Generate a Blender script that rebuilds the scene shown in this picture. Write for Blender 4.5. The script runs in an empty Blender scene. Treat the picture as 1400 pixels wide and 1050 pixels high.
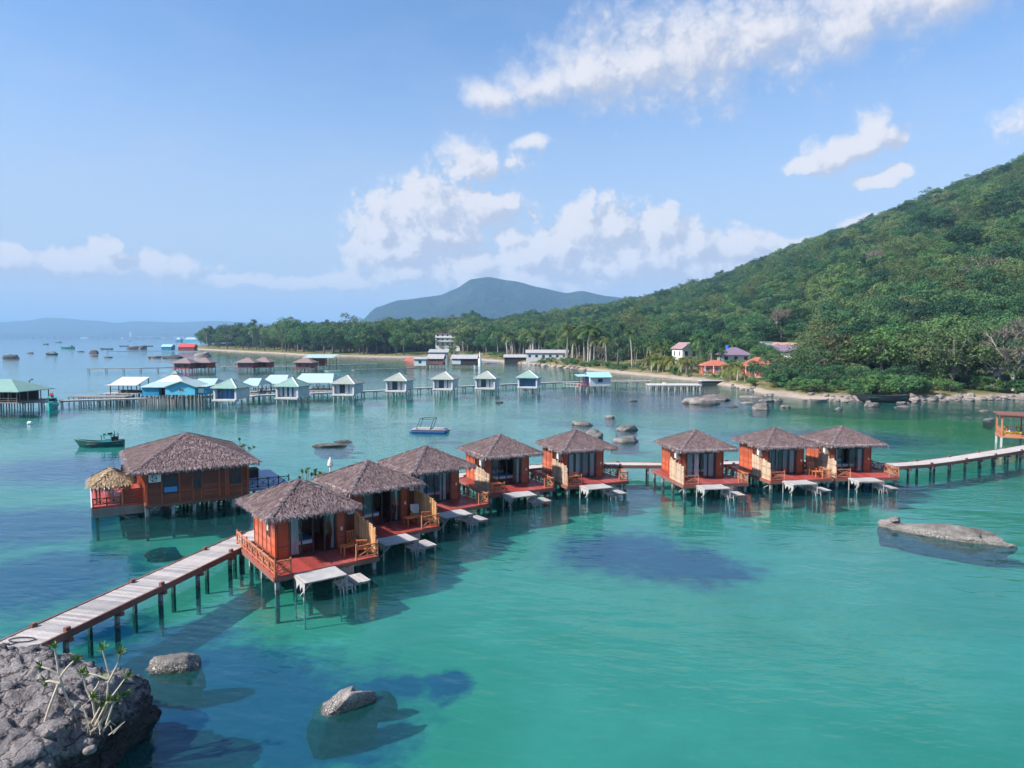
import bpy, math, random
from mathutils import Vector, Matrix, noise
sc = bpy.context.scene
col = sc.collection
R = math.radians

# ------------------------------------------------------------ camera
cam = bpy.data.cameras.new('camera')
cam.sensor_width = 36.0
cam.lens = 36.0 * 952.8 / 1400.0
cam.clip_start = 0.1
cam.clip_end = 90000
co = bpy.data.objects.new('camera', cam); col.objects.link(co)
co.location = (0, 0, 13.0)
co.rotation_euler = (R(90 - 3.841), 0, 0)
sc.camera = co

# ------------------------------------------------------------ sun, exposure
SUN_DIR = Vector((-0.93, -0.36, 0.0)).normalized() * math.cos(R(41)) + Vector((0, 0, math.sin(R(41))))
sl = bpy.data.lights.new('sun', 'SUN'); sl.energy = 4.6; sl.angle = R(0.6); sl.color = (1.0, 0.94, 0.86)
so = bpy.data.objects.new('sun', sl); col.objects.link(so)
so.rotation_euler = SUN_DIR.to_track_quat('Z', 'Y').to_euler()
so.location = SUN_DIR * 300
sc.view_settings.view_transform = 'Standard'; sc.view_settings.look = 'None'
sc.view_settings.exposure = 1.0; sc.view_settings.gamma = 1.0; sc.view_settings.use_curve_mapping = False
sc.render.engine = 'CYCLES'
cy = sc.cycles
cy.use_denoising = True
try: cy.denoiser = 'OPENIMAGEDENOISE'
except Exception: pass
cy.max_bounces = 8; cy.diffuse_bounces = 2; cy.glossy_bounces = 3; cy.transmission_bounces = 4
cy.transparent_max_bounces = 16; cy.volume_bounces = 0
cy.caustics_reflective = False; cy.caustics_refractive = False
cy.sample_clamp_indirect = 6
cy.use_adaptive_sampling = True; cy.adaptive_threshold = 0.03

# ------------------------------------------------------------ node helpers
class NT:
    def __init__(s, tree): s.t = tree; s.t.nodes.clear()
    def n(s, typ, **kw):
        nd = s.t.nodes.new(typ)
        for k, v in kw.items():
            if k == 'ins':
                for i, val in v.items(): s.set(nd, i, val)
            else: setattr(nd, k, v)
        return nd
    def set(s, nd, i, val):
        if isinstance(val, bpy.types.NodeSocket): s.t.links.new(val, nd.inputs[i])
        else: nd.inputs[i].default_value = val
    def math(s, op, a, b=0.0, c=0.0, clamp=False):
        nd = s.n('ShaderNodeMath', operation=op, use_clamp=clamp)
        s.set(nd, 0, a); s.set(nd, 1, b)
        if op in ('MULTIPLY_ADD', 'SMOOTH_MIN', 'SMOOTH_MAX', 'COMPARE'): s.set(nd, 2, c)
        return nd.outputs[0]
    def vm(s, op, a, b=(0, 0, 0), c=None):
        nd = s.n('ShaderNodeVectorMath', operation=op)
        s.set(nd, 0, a)
        if op == 'SCALE': s.set(nd, 'Scale', b)
        elif op != 'LENGTH': s.set(nd, 1, b)
        if c is not None: s.set(nd, 2, c)
        return nd.outputs['Value'] if op in ('LENGTH', 'DOT_PRODUCT', 'DISTANCE') else nd.outputs[0]
    def mix(s, f, a, b, typ='MIX'):
        nd = s.n('ShaderNodeMix', data_type='RGBA', blend_type=typ)
        s.set(nd, 0, f); s.set(nd, 6, c4(a)); s.set(nd, 7, c4(b))
        return nd.outputs[2]
    def noise(s, vec, scale, detail=3.0, rough=0.5, out=0, dist=0.0, dim='3D'):
        nd = s.n('ShaderNodeTexNoise', noise_dimensions=dim)
        if vec is not None: s.set(nd, 'Vector', vec)
        s.set(nd, 'Scale', scale); s.set(nd, 'Detail', detail); s.set(nd, 'Roughness', rough); s.set(nd, 'Distortion', dist)
        return nd.outputs[out]
    def rng(s, v, a, b, c=0.0, d=1.0, smooth=False):
        nd = s.n('ShaderNodeMapRange', interpolation_type='SMOOTHSTEP' if smooth else 'LINEAR')
        for i, x in enumerate((v, a, b, c, d)): s.set(nd, i, x)
        return nd.outputs[0]
    def ramp(s, f, stops):
        nd = s.n('ShaderNodeValToRGB')
        s.set(nd, 0, f); el = nd.color_ramp.elements
        while len(el) < len(stops): el.new(0.5)
        for e, (p, c) in zip(el, stops): e.position = p; e.color = c4(c)
        return nd.outputs[0]
    def sep(s, v): 
        return s.n('ShaderNodeSeparateXYZ', ins={0: v}).outputs
    def comb(s, x, y, z): 
        return s.n('ShaderNodeCombineXYZ', ins={0: x, 1: y, 2: z}).outputs[0]
    def bump(s, h, strength=0.5, dist=0.02):
        return s.n('ShaderNodeBump', ins={'Height': h, 'Strength': strength, 'Distance': dist}).outputs[0]
    def link(s, a, b): s.t.links.new(a, b)
def c4(c):
    if isinstance(c, bpy.types.NodeSocket) or len(c) == 4: return c
    return (c[0], c[1], c[2], 1.0)

# ------------------------------------------------------------ world: Nishita sky with cumulus
w = bpy.data.worlds.new('World'); sc.world = w; w.use_nodes = True
g = NT(w.node_tree)
sky = g.n('ShaderNodeTexSky', sky_type='NISHITA', sun_disc=False)
sky.sun_elevation = R(41); sky.sun_rotation = math.atan2(SUN_DIR.x, SUN_DIR.y)
sky.altitude = 0; sky.air_density = 1.0; sky.dust_density = 0.6; sky.ozone_density = 3.0
PUFFS = [  # (azimuth, elevation, half width, half height) of cloud lumps, radians
 (-0.0205, 0.3259, 0.0409, 0.0178), (0.0358, 0.3418, 0.0529, 0.0279), (0.1017, 0.3578, 0.0780, 0.0425), (0.1816, 0.3643, 0.0947, 0.0548), (0.2590, 0.3703, 0.1033, 0.0598), (0.3421, 0.3795, 0.1056, 0.0548), (0.4288, 0.3846, 0.0961, 0.0468), (0.5166, 0.3854, 0.0872, 0.0362),
 (-0.0514, 0.2463, 0.0514, 0.0254), (0.0226, 0.2635, 0.0205, 0.0094),
 (-0.1294, 0.1987, 0.0285, 0.0241), (-0.1590, 0.1726, 0.0426, 0.0349), (-0.1113, 0.1757, 0.0513, 0.0351), (-0.0517, 0.1805, 0.0496, 0.0216), (-0.1845, 0.1425, 0.0363, 0.0255), (-0.1136, 0.1420, 0.0659, 0.0238), (-0.1647, 0.1131, 0.0612, 0.0220),
 (0.1010, 0.1798, 0.0174, 0.0234), (0.0930, 0.1522, 0.0328, 0.0316), (0.1441, 0.1513, 0.0423, 0.0334), (0.1975, 0.1441, 0.0376, 0.0351), (0.2291, 0.1451, 0.0215, 0.0233), (0.2589, 0.1187, 0.0441, 0.0312), (0.3162, 0.1128, 0.0407, 0.0250), (0.3713, 0.1182, 0.0408, 0.0132), (0.0208, 0.1126, 0.0456, 0.0283), (-0.0468, 0.0982, 0.0520, 0.0244), (0.0674, 0.1224, 0.0433, 0.0341), (0.1649, 0.1010, 0.1280, 0.0340), (0.0000, 0.0799, 0.1448, 0.0184), (-0.1447, 0.0872, 0.0720, 0.0142), (-0.2400, 0.0776, 0.0497, 0.0120), (-0.0052, 0.1328, 0.0145, 0.0141), (0.2836, 0.0866, 0.1020, 0.0177),
 (0.4678, 0.2533, 0.0210, 0.0234), (0.4946, 0.2432, 0.0220, 0.0142), (0.4293, 0.2337, 0.0401, 0.0182), (0.3908, 0.2233, 0.0278, 0.0115), (0.4858, 0.1976, 0.0239, 0.0095), (0.4655, 0.1458, 0.0196, 0.0080),
 (-0.5653, 0.0866, 0.0858, 0.0155), (-0.5189, 0.1085, 0.0158, 0.0106), (-0.4630, 0.0898, 0.0512, 0.0146), (-0.6222, 0.0900, 0.0388, 0.0116), (-0.3814, 0.0742, 0.0327, 0.0067), (-0.3076, 0.0742, 0.0383, 0.0088), (-0.7235, 0.0861, 0.0812, 0.0230), (0.6867, 0.2412, 0.0693, 0.0292), (-0.7966, 0.2387, 0.0869, 0.0330),
]
gg = bpy.data.node_groups.new('cloud_field', 'ShaderNodeTree')
gg.interface.new_socket('Vector', in_out='INPUT', socket_type='NodeSocketVector')
gg.interface.new_socket('Value', in_out='OUTPUT', socket_type='NodeSocketFloat')
k = NT(gg); gi = k.n('NodeGroupInput'); go = k.n('NodeGroupOutput')
acc = None
for (u, v, ru, rv) in PUFFS:
    ru *= 1.2; rv *= 1.22
    d = k.vm('LENGTH', k.vm('MULTIPLY_ADD', gi.outputs[0], (1 / ru, 1 / rv, 0), (-u / ru, -v / rv, 0)))
    acc = d if acc is None else k.math('SMOOTH_MIN', acc, d, 0.25)
k.link(acc, go.inputs[0])
tc = g.n('ShaderNodeTexCoord')
X, Y, Z = g.sep(tc.outputs['Generated'])[:3]
az = g.math('ARCTAN2', X, Y)
el = g.math('ARCTAN2', Z, g.math('SQRT', g.math('ADD', g.math('MULTIPLY', X, X), g.math('MULTIPLY', Y, Y))))
uv = g.comb(az, el, 0.0)
ampl = g.rng(el, 0.2, 0.36, 1.0, 0.62, True)
full = g.rng(el, 0.2, 0.36, 1.42, 1.32, True)
def field(vec, fine):
    n1 = g.noise(vec, 9.0, 3.0, 0.6, out=1, dim='2D')
    wv = g.vm('MULTIPLY_ADD', g.vm('SUBTRACT', n1, (.5, .5, .5)), (0.06, 0.04, 0), vec)
    f = g.n('ShaderNodeGroup'); f.node_tree = gg; g.set(f, 0, wv)
    vo = g.n('ShaderNodeTexVoronoi', voronoi_dimensions='2D', feature='SMOOTH_F1')
    n4 = g.noise(vec, 60.0, 2.0, 0.6, out=1, dim='2D')
    g.set(vo, 'Vector', g.vm('MULTIPLY_ADD', g.vm('SUBTRACT', n4, (.5, .5, .5)), (0.02, 0.02, 0), vec)); g.set(vo, 'Scale', 34.0); g.set(vo, 'Detail', 2.0); g.set(vo, 'Roughness', 0.6); g.set(vo, 'Smoothness', 0.35)
    n3 = g.noise(g.vm('MULTIPLY', vec, (1.0, 1.5, 1)), 13.0, fine, 0.6, dim='2D')
    d = g.math('ADD', f.outputs[0], g.math('MULTIPLY', g.math('SUBTRACT', vo.outputs[0], 0.36), g.math('MULTIPLY', ampl, 0.62)))
    d = g.math('ADD', d, g.math('MULTIPLY', g.math('SUBTRACT', n3, 0.5), 0.85))
    return g.math('SUBTRACT', full, d)          # > 0 inside a cloud
F0 = field(uv, 5.0)
F1 = field(g.vm('ADD', uv, (-0.02, 0.018, 0)), 3.0)
soft = g.rng(el, 0.16, 0.36, 0.4, 1.1, True)          # the high clouds are thinner and softer
dens = g.rng(F0, -0.14, soft, 0, 1, True)
lit = g.rng(g.math('SUBTRACT', F0, F1), -0.4, 0.5, 0, 1, True)
# scattered cumulus elsewhere round the horizon, away from the lumps above
far = g.rng(g.math('ABSOLUTE', az), 0.95, 1.25, 0, 1, True)
gn = g.noise(g.vm('MULTIPLY', tc.outputs['Generated'], (1, 1, 2.6)), 4.5, 5.0, 0.6)
gd = g.math('MULTIPLY', g.math('MULTIPLY', g.rng(gn, 0.52, 0.68, 0, 1, True), far), g.rng(el, 0.02, 0.12, 0, 1))
# thin high veil and hazy horizon band
veil = g.math('MULTIPLY', g.rng(g.noise(g.vm('MULTIPLY', uv, (1, 3, 1)), 5.0, 3.0, 0.6, dim='2D'), 0.4, 0.8, 0, 0.22, True), g.rng(el, 0.6, 0.1, 0, 1))
lowb = g.rng(el, 0.42, 0.01, 0.04, 0.97, True)
skyc = g.mix(1.0, sky.outputs[0], (0.80, 0.99, 1.14), 'MULTIPLY')
skyc = g.mix(lowb, skyc, (3.1, 3.6, 4.4))
skyc = g.mix(veil, skyc, (3.3, 3.6, 4.3))
ccol = g.mix(lit, (3.2, 3.35, 3.95), (5.1, 4.95, 5.05))
# clouds fade into the haze low down
fade = g.rng(el, 0.0, 0.11, 0.35, 1.0, True)
dens = g.math('MULTIPLY', g.math('MAXIMUM', g.math('MULTIPLY', dens, 0.93), g.math('MULTIPLY', gd, 0.85)), fade)
skyc = g.mix(dens, skyc, ccol)
bg = g.n('ShaderNodeBackground', ins={0: skyc, 1: 0.092})
g.link(bg.outputs[0], g.n('ShaderNodeOutputWorld').inputs[0])
w.cycles.sampling_method = 'MANUAL'; w.cycles.sample_map_resolution = 512

# ------------------------------------------------------------ material helpers
MAT = {}
def newmat(name):
    m = bpy.data.materials.new(name); m.use_nodes = True; MAT[name] = m
    return m, NT(m.node_tree)
def finish(t, col_, rough=0.7, normal=None, spec=0.3, metal=0.0, trans=0.0, tcol=None):
    out = t.n('ShaderNodeOutputMaterial')
    p = t.n('ShaderNodeBsdfPrincipled')
    t.set(p, 'Base Color', c4(col_)); t.set(p, 'Roughness', rough); t.set(p, 'Specular IOR Level', spec); t.set(p, 'Metallic', metal)
    if normal is not None: t.set(p, 'Normal', normal)
    sh = p.outputs[0]
    if trans:
        tr = t.n('ShaderNodeBsdfTranslucent'); t.set(tr, 0, c4(tcol if tcol is not None else col_))
        mx = t.n('ShaderNodeMixShader', ins={0: trans}); t.link(sh, mx.inputs[1]); t.link(tr.outputs[0], mx.inputs[2]); sh = mx.outputs[0]
    t.link(sh, out.inputs[0])
    return p
def pos(t): return t.n('ShaderNodeNewGeometry').outputs['Position']
def objc(t): return t.n('ShaderNodeTexCoord').outputs['Object']
def island(t): return t.n('ShaderNodeNewGeometry').outputs['Random Per Island']
def orand(t): return t.n('ShaderNodeObjectInfo').outputs['Random']

def wood(name, c, dark=0.6, var=0.35, scale=(2, 2, 2), rough=0.7, isl=False):
    m, t = newmat(name)
    v = t.vm('MULTIPLY', objc(t), scale)
    n = t.noise(v, 3.0, 6, 0.65); n2 = t.noise(objc(t), 1.3, 4, 0.6)
    a = [x * dark for x in c]; b = [min(1, x * (1 + var)) for x in c]
    cc = t.mix(t.rng(n, 0.3, 0.7), a, b)
    cc = t.mix(t.math('MULTIPLY', t.rng(n2, 0.45, 0.75), 0.35), cc, [x * 0.55 for x in c])
    fd = t.rng(t.noise(pos(t), 0.55, 5, 0.65), 0.42, 0.72, 0, 0.42, True)
    gm = sum(c) / 3
    cc = t.mix(fd, cc, [x * .55 + gm * .75 for x in c])          # sun-bleached patches
    rnd = island(t) if isl else orand(t)
    cc = t.mix(1.0, cc, t.ramp(rnd, [(0, (.68, .69, .72)), (1, (1.2, 1.16, 1.12))]), 'MULTIPLY')
    finish(t, cc, rough, t.bump(n, 0.3, 0.01))
    return m
wood('wall_wood', (0.42, 0.092, 0.038), 0.7, 0.25, (1, 1, 9), 0.5, True)
wood('wall_wood_dark', (0.20, 0.055, 0.03), 0.65, 0.3, (9, 9, 1), 0.55, True)
wood('deck_wood', (0.34, 0.055, 0.045), 0.7, 0.3, (9, 1, 1), 0.42)
wood('pale_wood', (0.62, 0.34, 0.15), 0.65, 0.3, (6, 6, 1), 0.75)
wood('bamboo_wood', (0.50, 0.36, 0.25), 0.65, 0.3, (6, 6, 1), 0.8)
wood('rail_wood', (0.46, 0.17, 0.085), 0.7, 0.3, (4, 4, 4), 0.6, True)
wood('grey_wood', (0.37, 0.345, 0.34), 0.55, 0.35, (8, 1.5, 2), 0.85)
wood('fascia_wood', (0.20, 0.085, 0.065), 0.6, 0.4, (2, 2, 6), 0.7, True)
wood('old_wood', (0.25, 0.215, 0.19), 0.55, 0.4, (5, 5, 2), 0.85, True)
wood('orange_wood', (0.55, 0.17, 0.05), 0.8, 0.25, (3, 3, 3), 0.5)

def plain(name, c, rough=0.6, var=0.15, nsc=1.5, spec=0.3, bump=0.0, metal=0.0, trans=0.0):
    m, t = newmat(name)
    n = t.noise(objc(t), nsc, 5, 0.6)
    n2 = t.noise(t.vm('MULTIPLY', objc(t), (3, 3, .6)), nsc * 2.2, 4, 0.6)
    cc = t.mix(t.rng(t.math('ADD', t.math('MULTIPLY', n, .6), t.math('MULTIPLY', n2, .4)), 0.3, 0.7), [x * (1 - var) for x in c], [min(1, x * (1 + var * .6)) for x in c])
    finish(t, cc, rough, t.bump(n, bump, 0.02) if bump else None, spec, metal, trans)
    return m
m, t = newmat('stilt_concrete')
P = pos(t); n = t.noise(P, 5.0, 5, .65); zz = t.math('ADD', t.sep(P)[2], t.math('MULTIPLY', t.math('SUBTRACT', n, .5), .25))
cc = t.mix(n, (.17, .18, .20), (.36, .37, .40)); cc = t.mix(t.rng(zz, .34, .18), cc, (.05, .055, .045)); cc = t.mix(t.math('MULTIPLY', t.rng(t.noise(P, 26, 3, .6), .55, .62), t.rng(zz, .5, .3)), cc, (.42, .41, .38))
finish(t, cc, .85)
plain('dark_frame', (0.035, 0.035, 0.04), 0.4, 0.1)
plain('curtain', (0.86, 0.87, 0.90), 0.9, 0.06, 2, 0.1, trans=0.25)
plain('curtain_dark', (0.36, 0.34, 0.38), 0.9, 0.1, 2, 0.1)
plain('cloth_white', (0.44, 0.425, 0.425), 0.9, 0.18, 2.5, 0.1, 0.2, trans=0.2)
plain('white_paint', (0.64, 0.64, 0.62), 0.6, 0.16, 1.2)
plain('white_plastic', (0.75, 0.75, 0.74), 0.4, 0.05)
plain('bed_blue', (0.10, 0.28, 0.62), 0.8, 0.1)
plain('bed_white', (0.8, 0.8, 0.82), 0.8, 0.05)
plain('interior', (0.20, 0.11, 0.08), 0.8, 0.2)
plain('black_rope', (0.02, 0.02, 0.025), 0.7, 0.1)
plain('hull_green', (0.015, 0.12, 0.10), 0.45, 0.3, 2)
plain('hull_turq', (0.03, 0.36, 0.36), 0.45, 0.2, 2)
plain('hull_dark', (0.03, 0.035, 0.04), 0.6, 0.3, 2)
plain('raft_blue', (0.025, 0.08, 0.26), 0.45, 0.2, 2)
plain('flag_red', (0.65, 0.03, 0.03), 0.8, 0.1)
plain('mint_roof', (0.36, 0.48, 0.465), 0.45, 0.14, .8)
plain('green_roof', (0.20, 0.33, 0.29), 0.5, 0.2, .8)
plain('greyg_roof', (0.27, 0.30, 0.27), 0.6, 0.2, .8)
plain('teal_roof', (0.30, 0.52, 0.54), 0.45, 0.12, .8)
plain('ridge_pale', (0.60, 0.62, 0.60), 0.6, 0.1)
plain('blue_wall', (0.02, 0.24, 0.42), 0.55, 0.15, 1)
plain('light_blue_wall', (0.10, 0.44, 0.62), 0.55, 0.15, 1)
plain('pale_wall', (0.50, 0.515, 0.55), 0.7, 0.18, 1)
plain('red_wall', (0.30, 0.055, 0.05), 0.6, 0.25, 1)
plain('brown_roof', (0.23, 0.17, 0.165), 0.85, 0.3, 2)
plain('red_roof', (0.52, 0.06, 0.06), 0.6, 0.2, 1)
plain('orange_roof', (0.42, 0.125, 0.085), 0.65, 0.2, 1)
plain('purple_roof', (0.20, 0.145, 0.20), 0.6, 0.2, 1)
plain('mauve_roof', (0.30, 0.19, 0.20), 0.6, 0.2, 1)
plain('grey_tin', (0.36, 0.35, 0.36), 0.6, 0.3, 1)
plain('concrete', (0.48, 0.47, 0.46), 0.85, 0.2, 1)
plain('earth', (0.46, 0.28, 0.19), 0.95, 0.3, .3)
plain('window_dark', (0.03, 0.05, 0.07), 0.15, 0.1, 1, 0.5)
plain('dark_thing', (0.035, 0.03, 0.03), 0.8, 0.3)
plain('skin', (0.42, 0.25, 0.18), 0.7, 0.1)
plain('tarp_blue', (0.03, 0.14, 0.5), 0.6, 0.2)
plain('blue_slab', (0.22, 0.30, 0.45), 0.45, 0.2)
plain('flower_yellow', (0.55, 0.42, 0.05), 0.8, 0.3)

# window glass: see-through pane with a sky sheen
m, t = newmat('glass')
fr = t.n('ShaderNodeFresnel', ins={0: 1.5}).outputs[0]
tr = t.n('ShaderNodeBsdfTransparent', ins={0: (0.92, 0.95, 0.97, 1)}); gl = t.n('ShaderNodeBsdfGlossy', ins={1: 0.02})
mx = t.n('ShaderNodeMixShader', ins={0: fr, 1: tr.outputs[0], 2: gl.outputs[0]})
t.link(mx.outputs[0], t.n('ShaderNodeOutputMaterial').inputs[0])
m, t = newmat('blue_glass')
fr = t.n('ShaderNodeFresnel', ins={0: 1.5}).outputs[0]
df = t.n('ShaderNodeBsdfDiffuse', ins={0: (0.03, 0.12, 0.27, 1)}); gl = t.n('ShaderNodeBsdfGlossy', ins={1: 0.05})
mx = t.n('ShaderNodeMixShader', ins={0: fr, 1: df.outputs[0], 2: gl.outputs[0]})
t.link(mx.outputs[0], t.n('ShaderNodeOutputMaterial').inputs[0])

def thatch_mat(name, a, b, c):
    m, t = newmat(name)
    n = t.noise(objc(t), 1.6, 4, 0.6)
    cc = t.ramp(island(t), [(0, a), (0.55, b), (1, c)])
    cc = t.mix(t.rng(n, 0.3, 0.7, 0, 0.55), cc, a)
    finish(t, cc, 0.95, None, 0.1)
thatch_mat('thatch', (0.105, 0.072, 0.072), (0.205, 0.146, 0.146), (0.35, 0.272, 0.27))
thatch_mat('thatch_edge', (0.25, 0.205, 0.21), (0.42, 0.37, 0.38), (0.62, 0.57, 0.58))
thatch_mat('thatch_dark', (0.10, 0.075, 0.08), (0.17, 0.13, 0.138), (0.27, 0.22, 0.23))
thatch_mat('straw', (0.18, 0.12, 0.07), (0.38, 0.27, 0.165), (0.58, 0.46, 0.31))
plain('roof_under', (0.10, 0.078, 0.075), 0.95, 0.3, 2)

# rock, darker and wetter just above the water, pale barnacle specks along the tide line
def rock_mat(name, a, b, c, barn=1.0, zt=0.35):
    m, t = newmat(name)
    P = pos(t)
    n = t.noise(P, 1.1, 8, 0.65); n2 = t.noise(P, 7.0, 6, 0.7); vo = t.n('ShaderNodeTexVoronoi', ins={'Vector': P, 'Scale': 3.0})
    cc = t.ramp(t.math('ADD', t.math('MULTIPLY', n, .65), t.math('MULTIPLY', n2, .35)), [(0.28, a), (0.5, b), (0.72, c)])
    z = t.math('ADD', t.sep(P)[2], t.math('MULTIPLY', t.math('SUBTRACT', n2, .5), 0.3))
    band = t.rng(z, zt, zt * .3, 0, 1, True)
    cc = t.mix(t.math('MULTIPLY', band, 0.75), cc, [x * .3 for x in b])
    sp = t.noise(P, 22.0, 3, 0.6)
    bm = t.math('MULTIPLY', t.math('MULTIPLY', t.rng(sp, 0.52, 0.62), t.rng(z, zt * 1.5, zt * .8, 0, 1, True)), t.math('MULTIPLY', t.rng(z, 0.0, zt * .25), barn))
    cc = t.mix(bm, cc, (0.50, 0.47, 0.43))
    cc = t.mix(t.rng(z, -.02, -.22), cc, (.010, .020, .034))          # weed below the water line
    h = t.math('ADD', n, t.math('MULTIPLY', n2, .35))
    finish(t, cc, 0.88, t.bump(h, 0.7, 0.12), 0.25)
rock_mat('rock', (0.045, 0.04, 0.04), (0.125, 0.115, 0.108), (0.27, 0.25, 0.235))
rock_mat('rock_light', (0.07, 0.06, 0.06), (0.20, 0.17, 0.16), (0.40, 0.35, 0.34), 0.5, 0.5)
rock_mat('rock_dark', (0.02, 0.02, 0.02), (0.06, 0.057, 0.055), (0.13, 0.12, 0.115), 0.6)

# the outcrop: craggy, mottled, almost black lower down, towards the sea
m, t = newmat('outcrop_rock')
P = pos(t)
n = t.noise(P, 0.55, 7, 0.68); n2 = t.noise(P, 3.2, 8, 0.72); n3 = t.noise(P, 14.0, 5, 0.7); st = t.noise(t.vm('MULTIPLY', P, (.5, 1.6, 3.0)), 2.0, 6, 0.7)
vo = t.n('ShaderNodeTexVoronoi', feature='DISTANCE_TO_EDGE', ins={'Vector': t.vm('MULTIPLY_ADD', t.noise(P, 1.5, 4, .6, out=1), (.8, .8, .8), P), 'Scale': 1.5}).outputs[0]
mixn = t.math('ADD', t.math('MULTIPLY', n, .3), t.math('ADD', t.math('MULTIPLY', n2, .4), t.math('MULTIPLY', n3, .3)))
cc = t.ramp(mixn, [(0.34, (.045, .04, .044)), (0.44, (.17, .15, .155)), (0.53, (.33, .30, .30)), (0.64, (.56, .51, .50))])
cc = t.mix(t.rng(vo, 0.05, 0.0), cc, (.03, .027, .03))
zz = t.math('ADD', t.sep(P)[2], t.math('MULTIPLY', t.math('SUBTRACT', n2, .5), 1.6))
cc = t.mix(t.rng(zz, 1.55, 0.9, 0, .82, True), cc, (.022, .02, .022))
cc = t.mix(t.math('MULTIPLY', t.rng(st, .6, .68), t.rng(zz, .3, 1.2, 0, .7)), cc, (.42, .40, .40))
hh = t.math('ADD', t.math('MULTIPLY', n2, 1.0), t.math('ADD', t.math('MULTIPLY', n3, .35), t.math('MULTIPLY', t.rng(vo, 0, .12), .35)))
finish(t, cc, 0.9, t.bump(hh, 1.0, 0.32), 0.2)

# foliage
def leaf_mat(name, cols, trans=0.28, rough=0.6, hue=0.0):
    m, t = newmat(name)
    c1 = t.ramp(orand(t), cols)
    c2 = t.mix(1.0, c1, t.ramp(island(t), [(0, (.55, .6, .6)), (.6, (1, 1, 1)), (1, (1.5, 1.4, 1.15))]), 'MULTIPLY')
    finish(t, c2, rough, None, 0.25, 0, trans, t.mix(1.0, c2, (1.0, 1.15, .6), 'MULTIPLY'))
leaf_mat('leaf', [(0, (.014, .048, .030)), (.25, (.032, .092, .046)), (.5, (.052, .132, .058)), (.72, (.09, .178, .068)), (.9, (.14, .215, .078)), (1, (.16, .20, .095))])
leaf_mat('leaf_bright', [(0, (.045, .145, .06)), (.5, (.065, .175, .065)), (1, (.10, .19, .06))])
leaf_mat('leaf_olive', [(0, (.06, .12, .05)), (.5, (.09, .145, .058)), (1, (.125, .15, .068))])
leaf_mat('leaf_rust', [(0, (.16, .055, .035)), (1, (.22, .08, .04))])
leaf_mat('leaf_needle', [(0, (.05, .105, .062)), (1, (.09, .15, .08))], .15)
leaf_mat('leaf_palm', [(0, (.05, .105, .035)), (.6, (.085, .145, .042)), (1, (.15, .18, .055))], .2, .45)
leaf_mat('leaf_palm_young', [(0, (.10, .14, .03)), (1, (.20, .20, .05))], .25, .45)
leaf_mat('leaf_succulent', [(0, (.08, .16, .045)), (1, (.14, .21, .06))], .2, .5)
leaf_mat('twig', [(0, (.17, .14, .13)), (1, (.24, .19, .17))], .05, .9)
leaf_mat('dry_grass', [(0, (.26, .18, .09)), (1, (.34, .24, .12))], .2, .9)
plain('bark', (0.17, 0.14, 0.12), 0.95, 0.3, 2)
plain('bark_pale', (0.36, 0.32, 0.29), 0.95, 0.25, 2)
plain('stem_pale', (0.50, 0.42, 0.33), 0.9, 0.3, 6)

# ------------------------------------------------------------ mesh helpers
class MB:
    def __init__(s): s.v = []; s.f = []
    def add(s, vs, fs):
        o = len(s.v); s.v += [tuple(p) for p in vs]; s.f += [tuple(i + o for i in q) for q in fs]
    def bx(s, x0, x1, y0, y1, z0, z1):
        s.add([(x0, y0, z0), (x1, y0, z0), (x1, y1, z0), (x0, y1, z0), (x0, y0, z1), (x1, y0, z1), (x1, y1, z1), (x0, y1, z1)],
              [(3, 2, 1, 0), (4, 5, 6, 7), (0, 1, 5, 4), (1, 2, 6, 5), (2, 3, 7, 6), (3, 0, 4, 7)])
        return s
    def beam(s, p0, p1, wd, ht):
        p0 = Vector(p0); p1 = Vector(p1); d = (p1 - p0).normalized()
        sd = d.cross(Vector((0, 0, 1)))
        sd = Vector((1, 0, 0)) if sd.length < 1e-4 else sd.normalized()
        up = sd.cross(d).normalized(); a = sd * wd / 2; b = up * ht / 2
        vs = [p + i * a + j * b for p in (p0, p1) for i, j in ((-1, -1), (1, -1), (1, 1), (-1, 1))]
        s.add(vs, [(0, 1, 2, 3), (7, 6, 5, 4), (0, 4, 5, 1), (1, 5, 6, 2), (2, 6, 7, 3), (3, 7, 4, 0)])
        return s
    def tube(s, pts, rs, n=6, cap=True):
        pts = [Vector(p) for p in pts]; o = len(s.v)
        if not isinstance(rs, (list, tuple)): rs = [rs] * len(pts)
        for i, p in enumerate(pts):
            d = (pts[min(i + 1, len(pts) - 1)] - pts[max(i - 1, 0)])
            d = d.normalized() if d.length > 1e-6 else Vector((0, 0, 1))
            a = d.cross(Vector((0, 0, 1))) if abs(d.z) < .95 else d.cross(Vector((1, 0, 0)))
            a.normalize(); b = d.cross(a)
            for q in range(n):
                an = 2 * math.pi * q / n
                s.v.append(tuple(p + (a * math.cos(an) + b * math.sin(an)) * rs[i]))
        for i in range(len(pts) - 1):
            for q in range(n):
                s.f.append((o + i * n + q, o + i * n + (q + 1) % n, o + (i + 1) * n + (q + 1) % n, o + (i + 1) * n + q))
        if cap:
            s.f.append(tuple(o + q for q in reversed(range(n)))); e = o + (len(pts) - 1) * n; s.f.append(tuple(e + q for q in range(n)))
        return s
    def poly(s, *ps):
        s.add(ps, [tuple(range(len(ps)))]); return s
    def mesh(s, name, mat, smooth=False):
        me = bpy.data.meshes.new(name); me.from_pydata(s.v, [], s.f); me.materials.append(MAT[mat])
        if smooth: me.polygons.foreach_set('use_smooth', [True] * len(me.polygons))
        me.update(); return me
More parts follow.
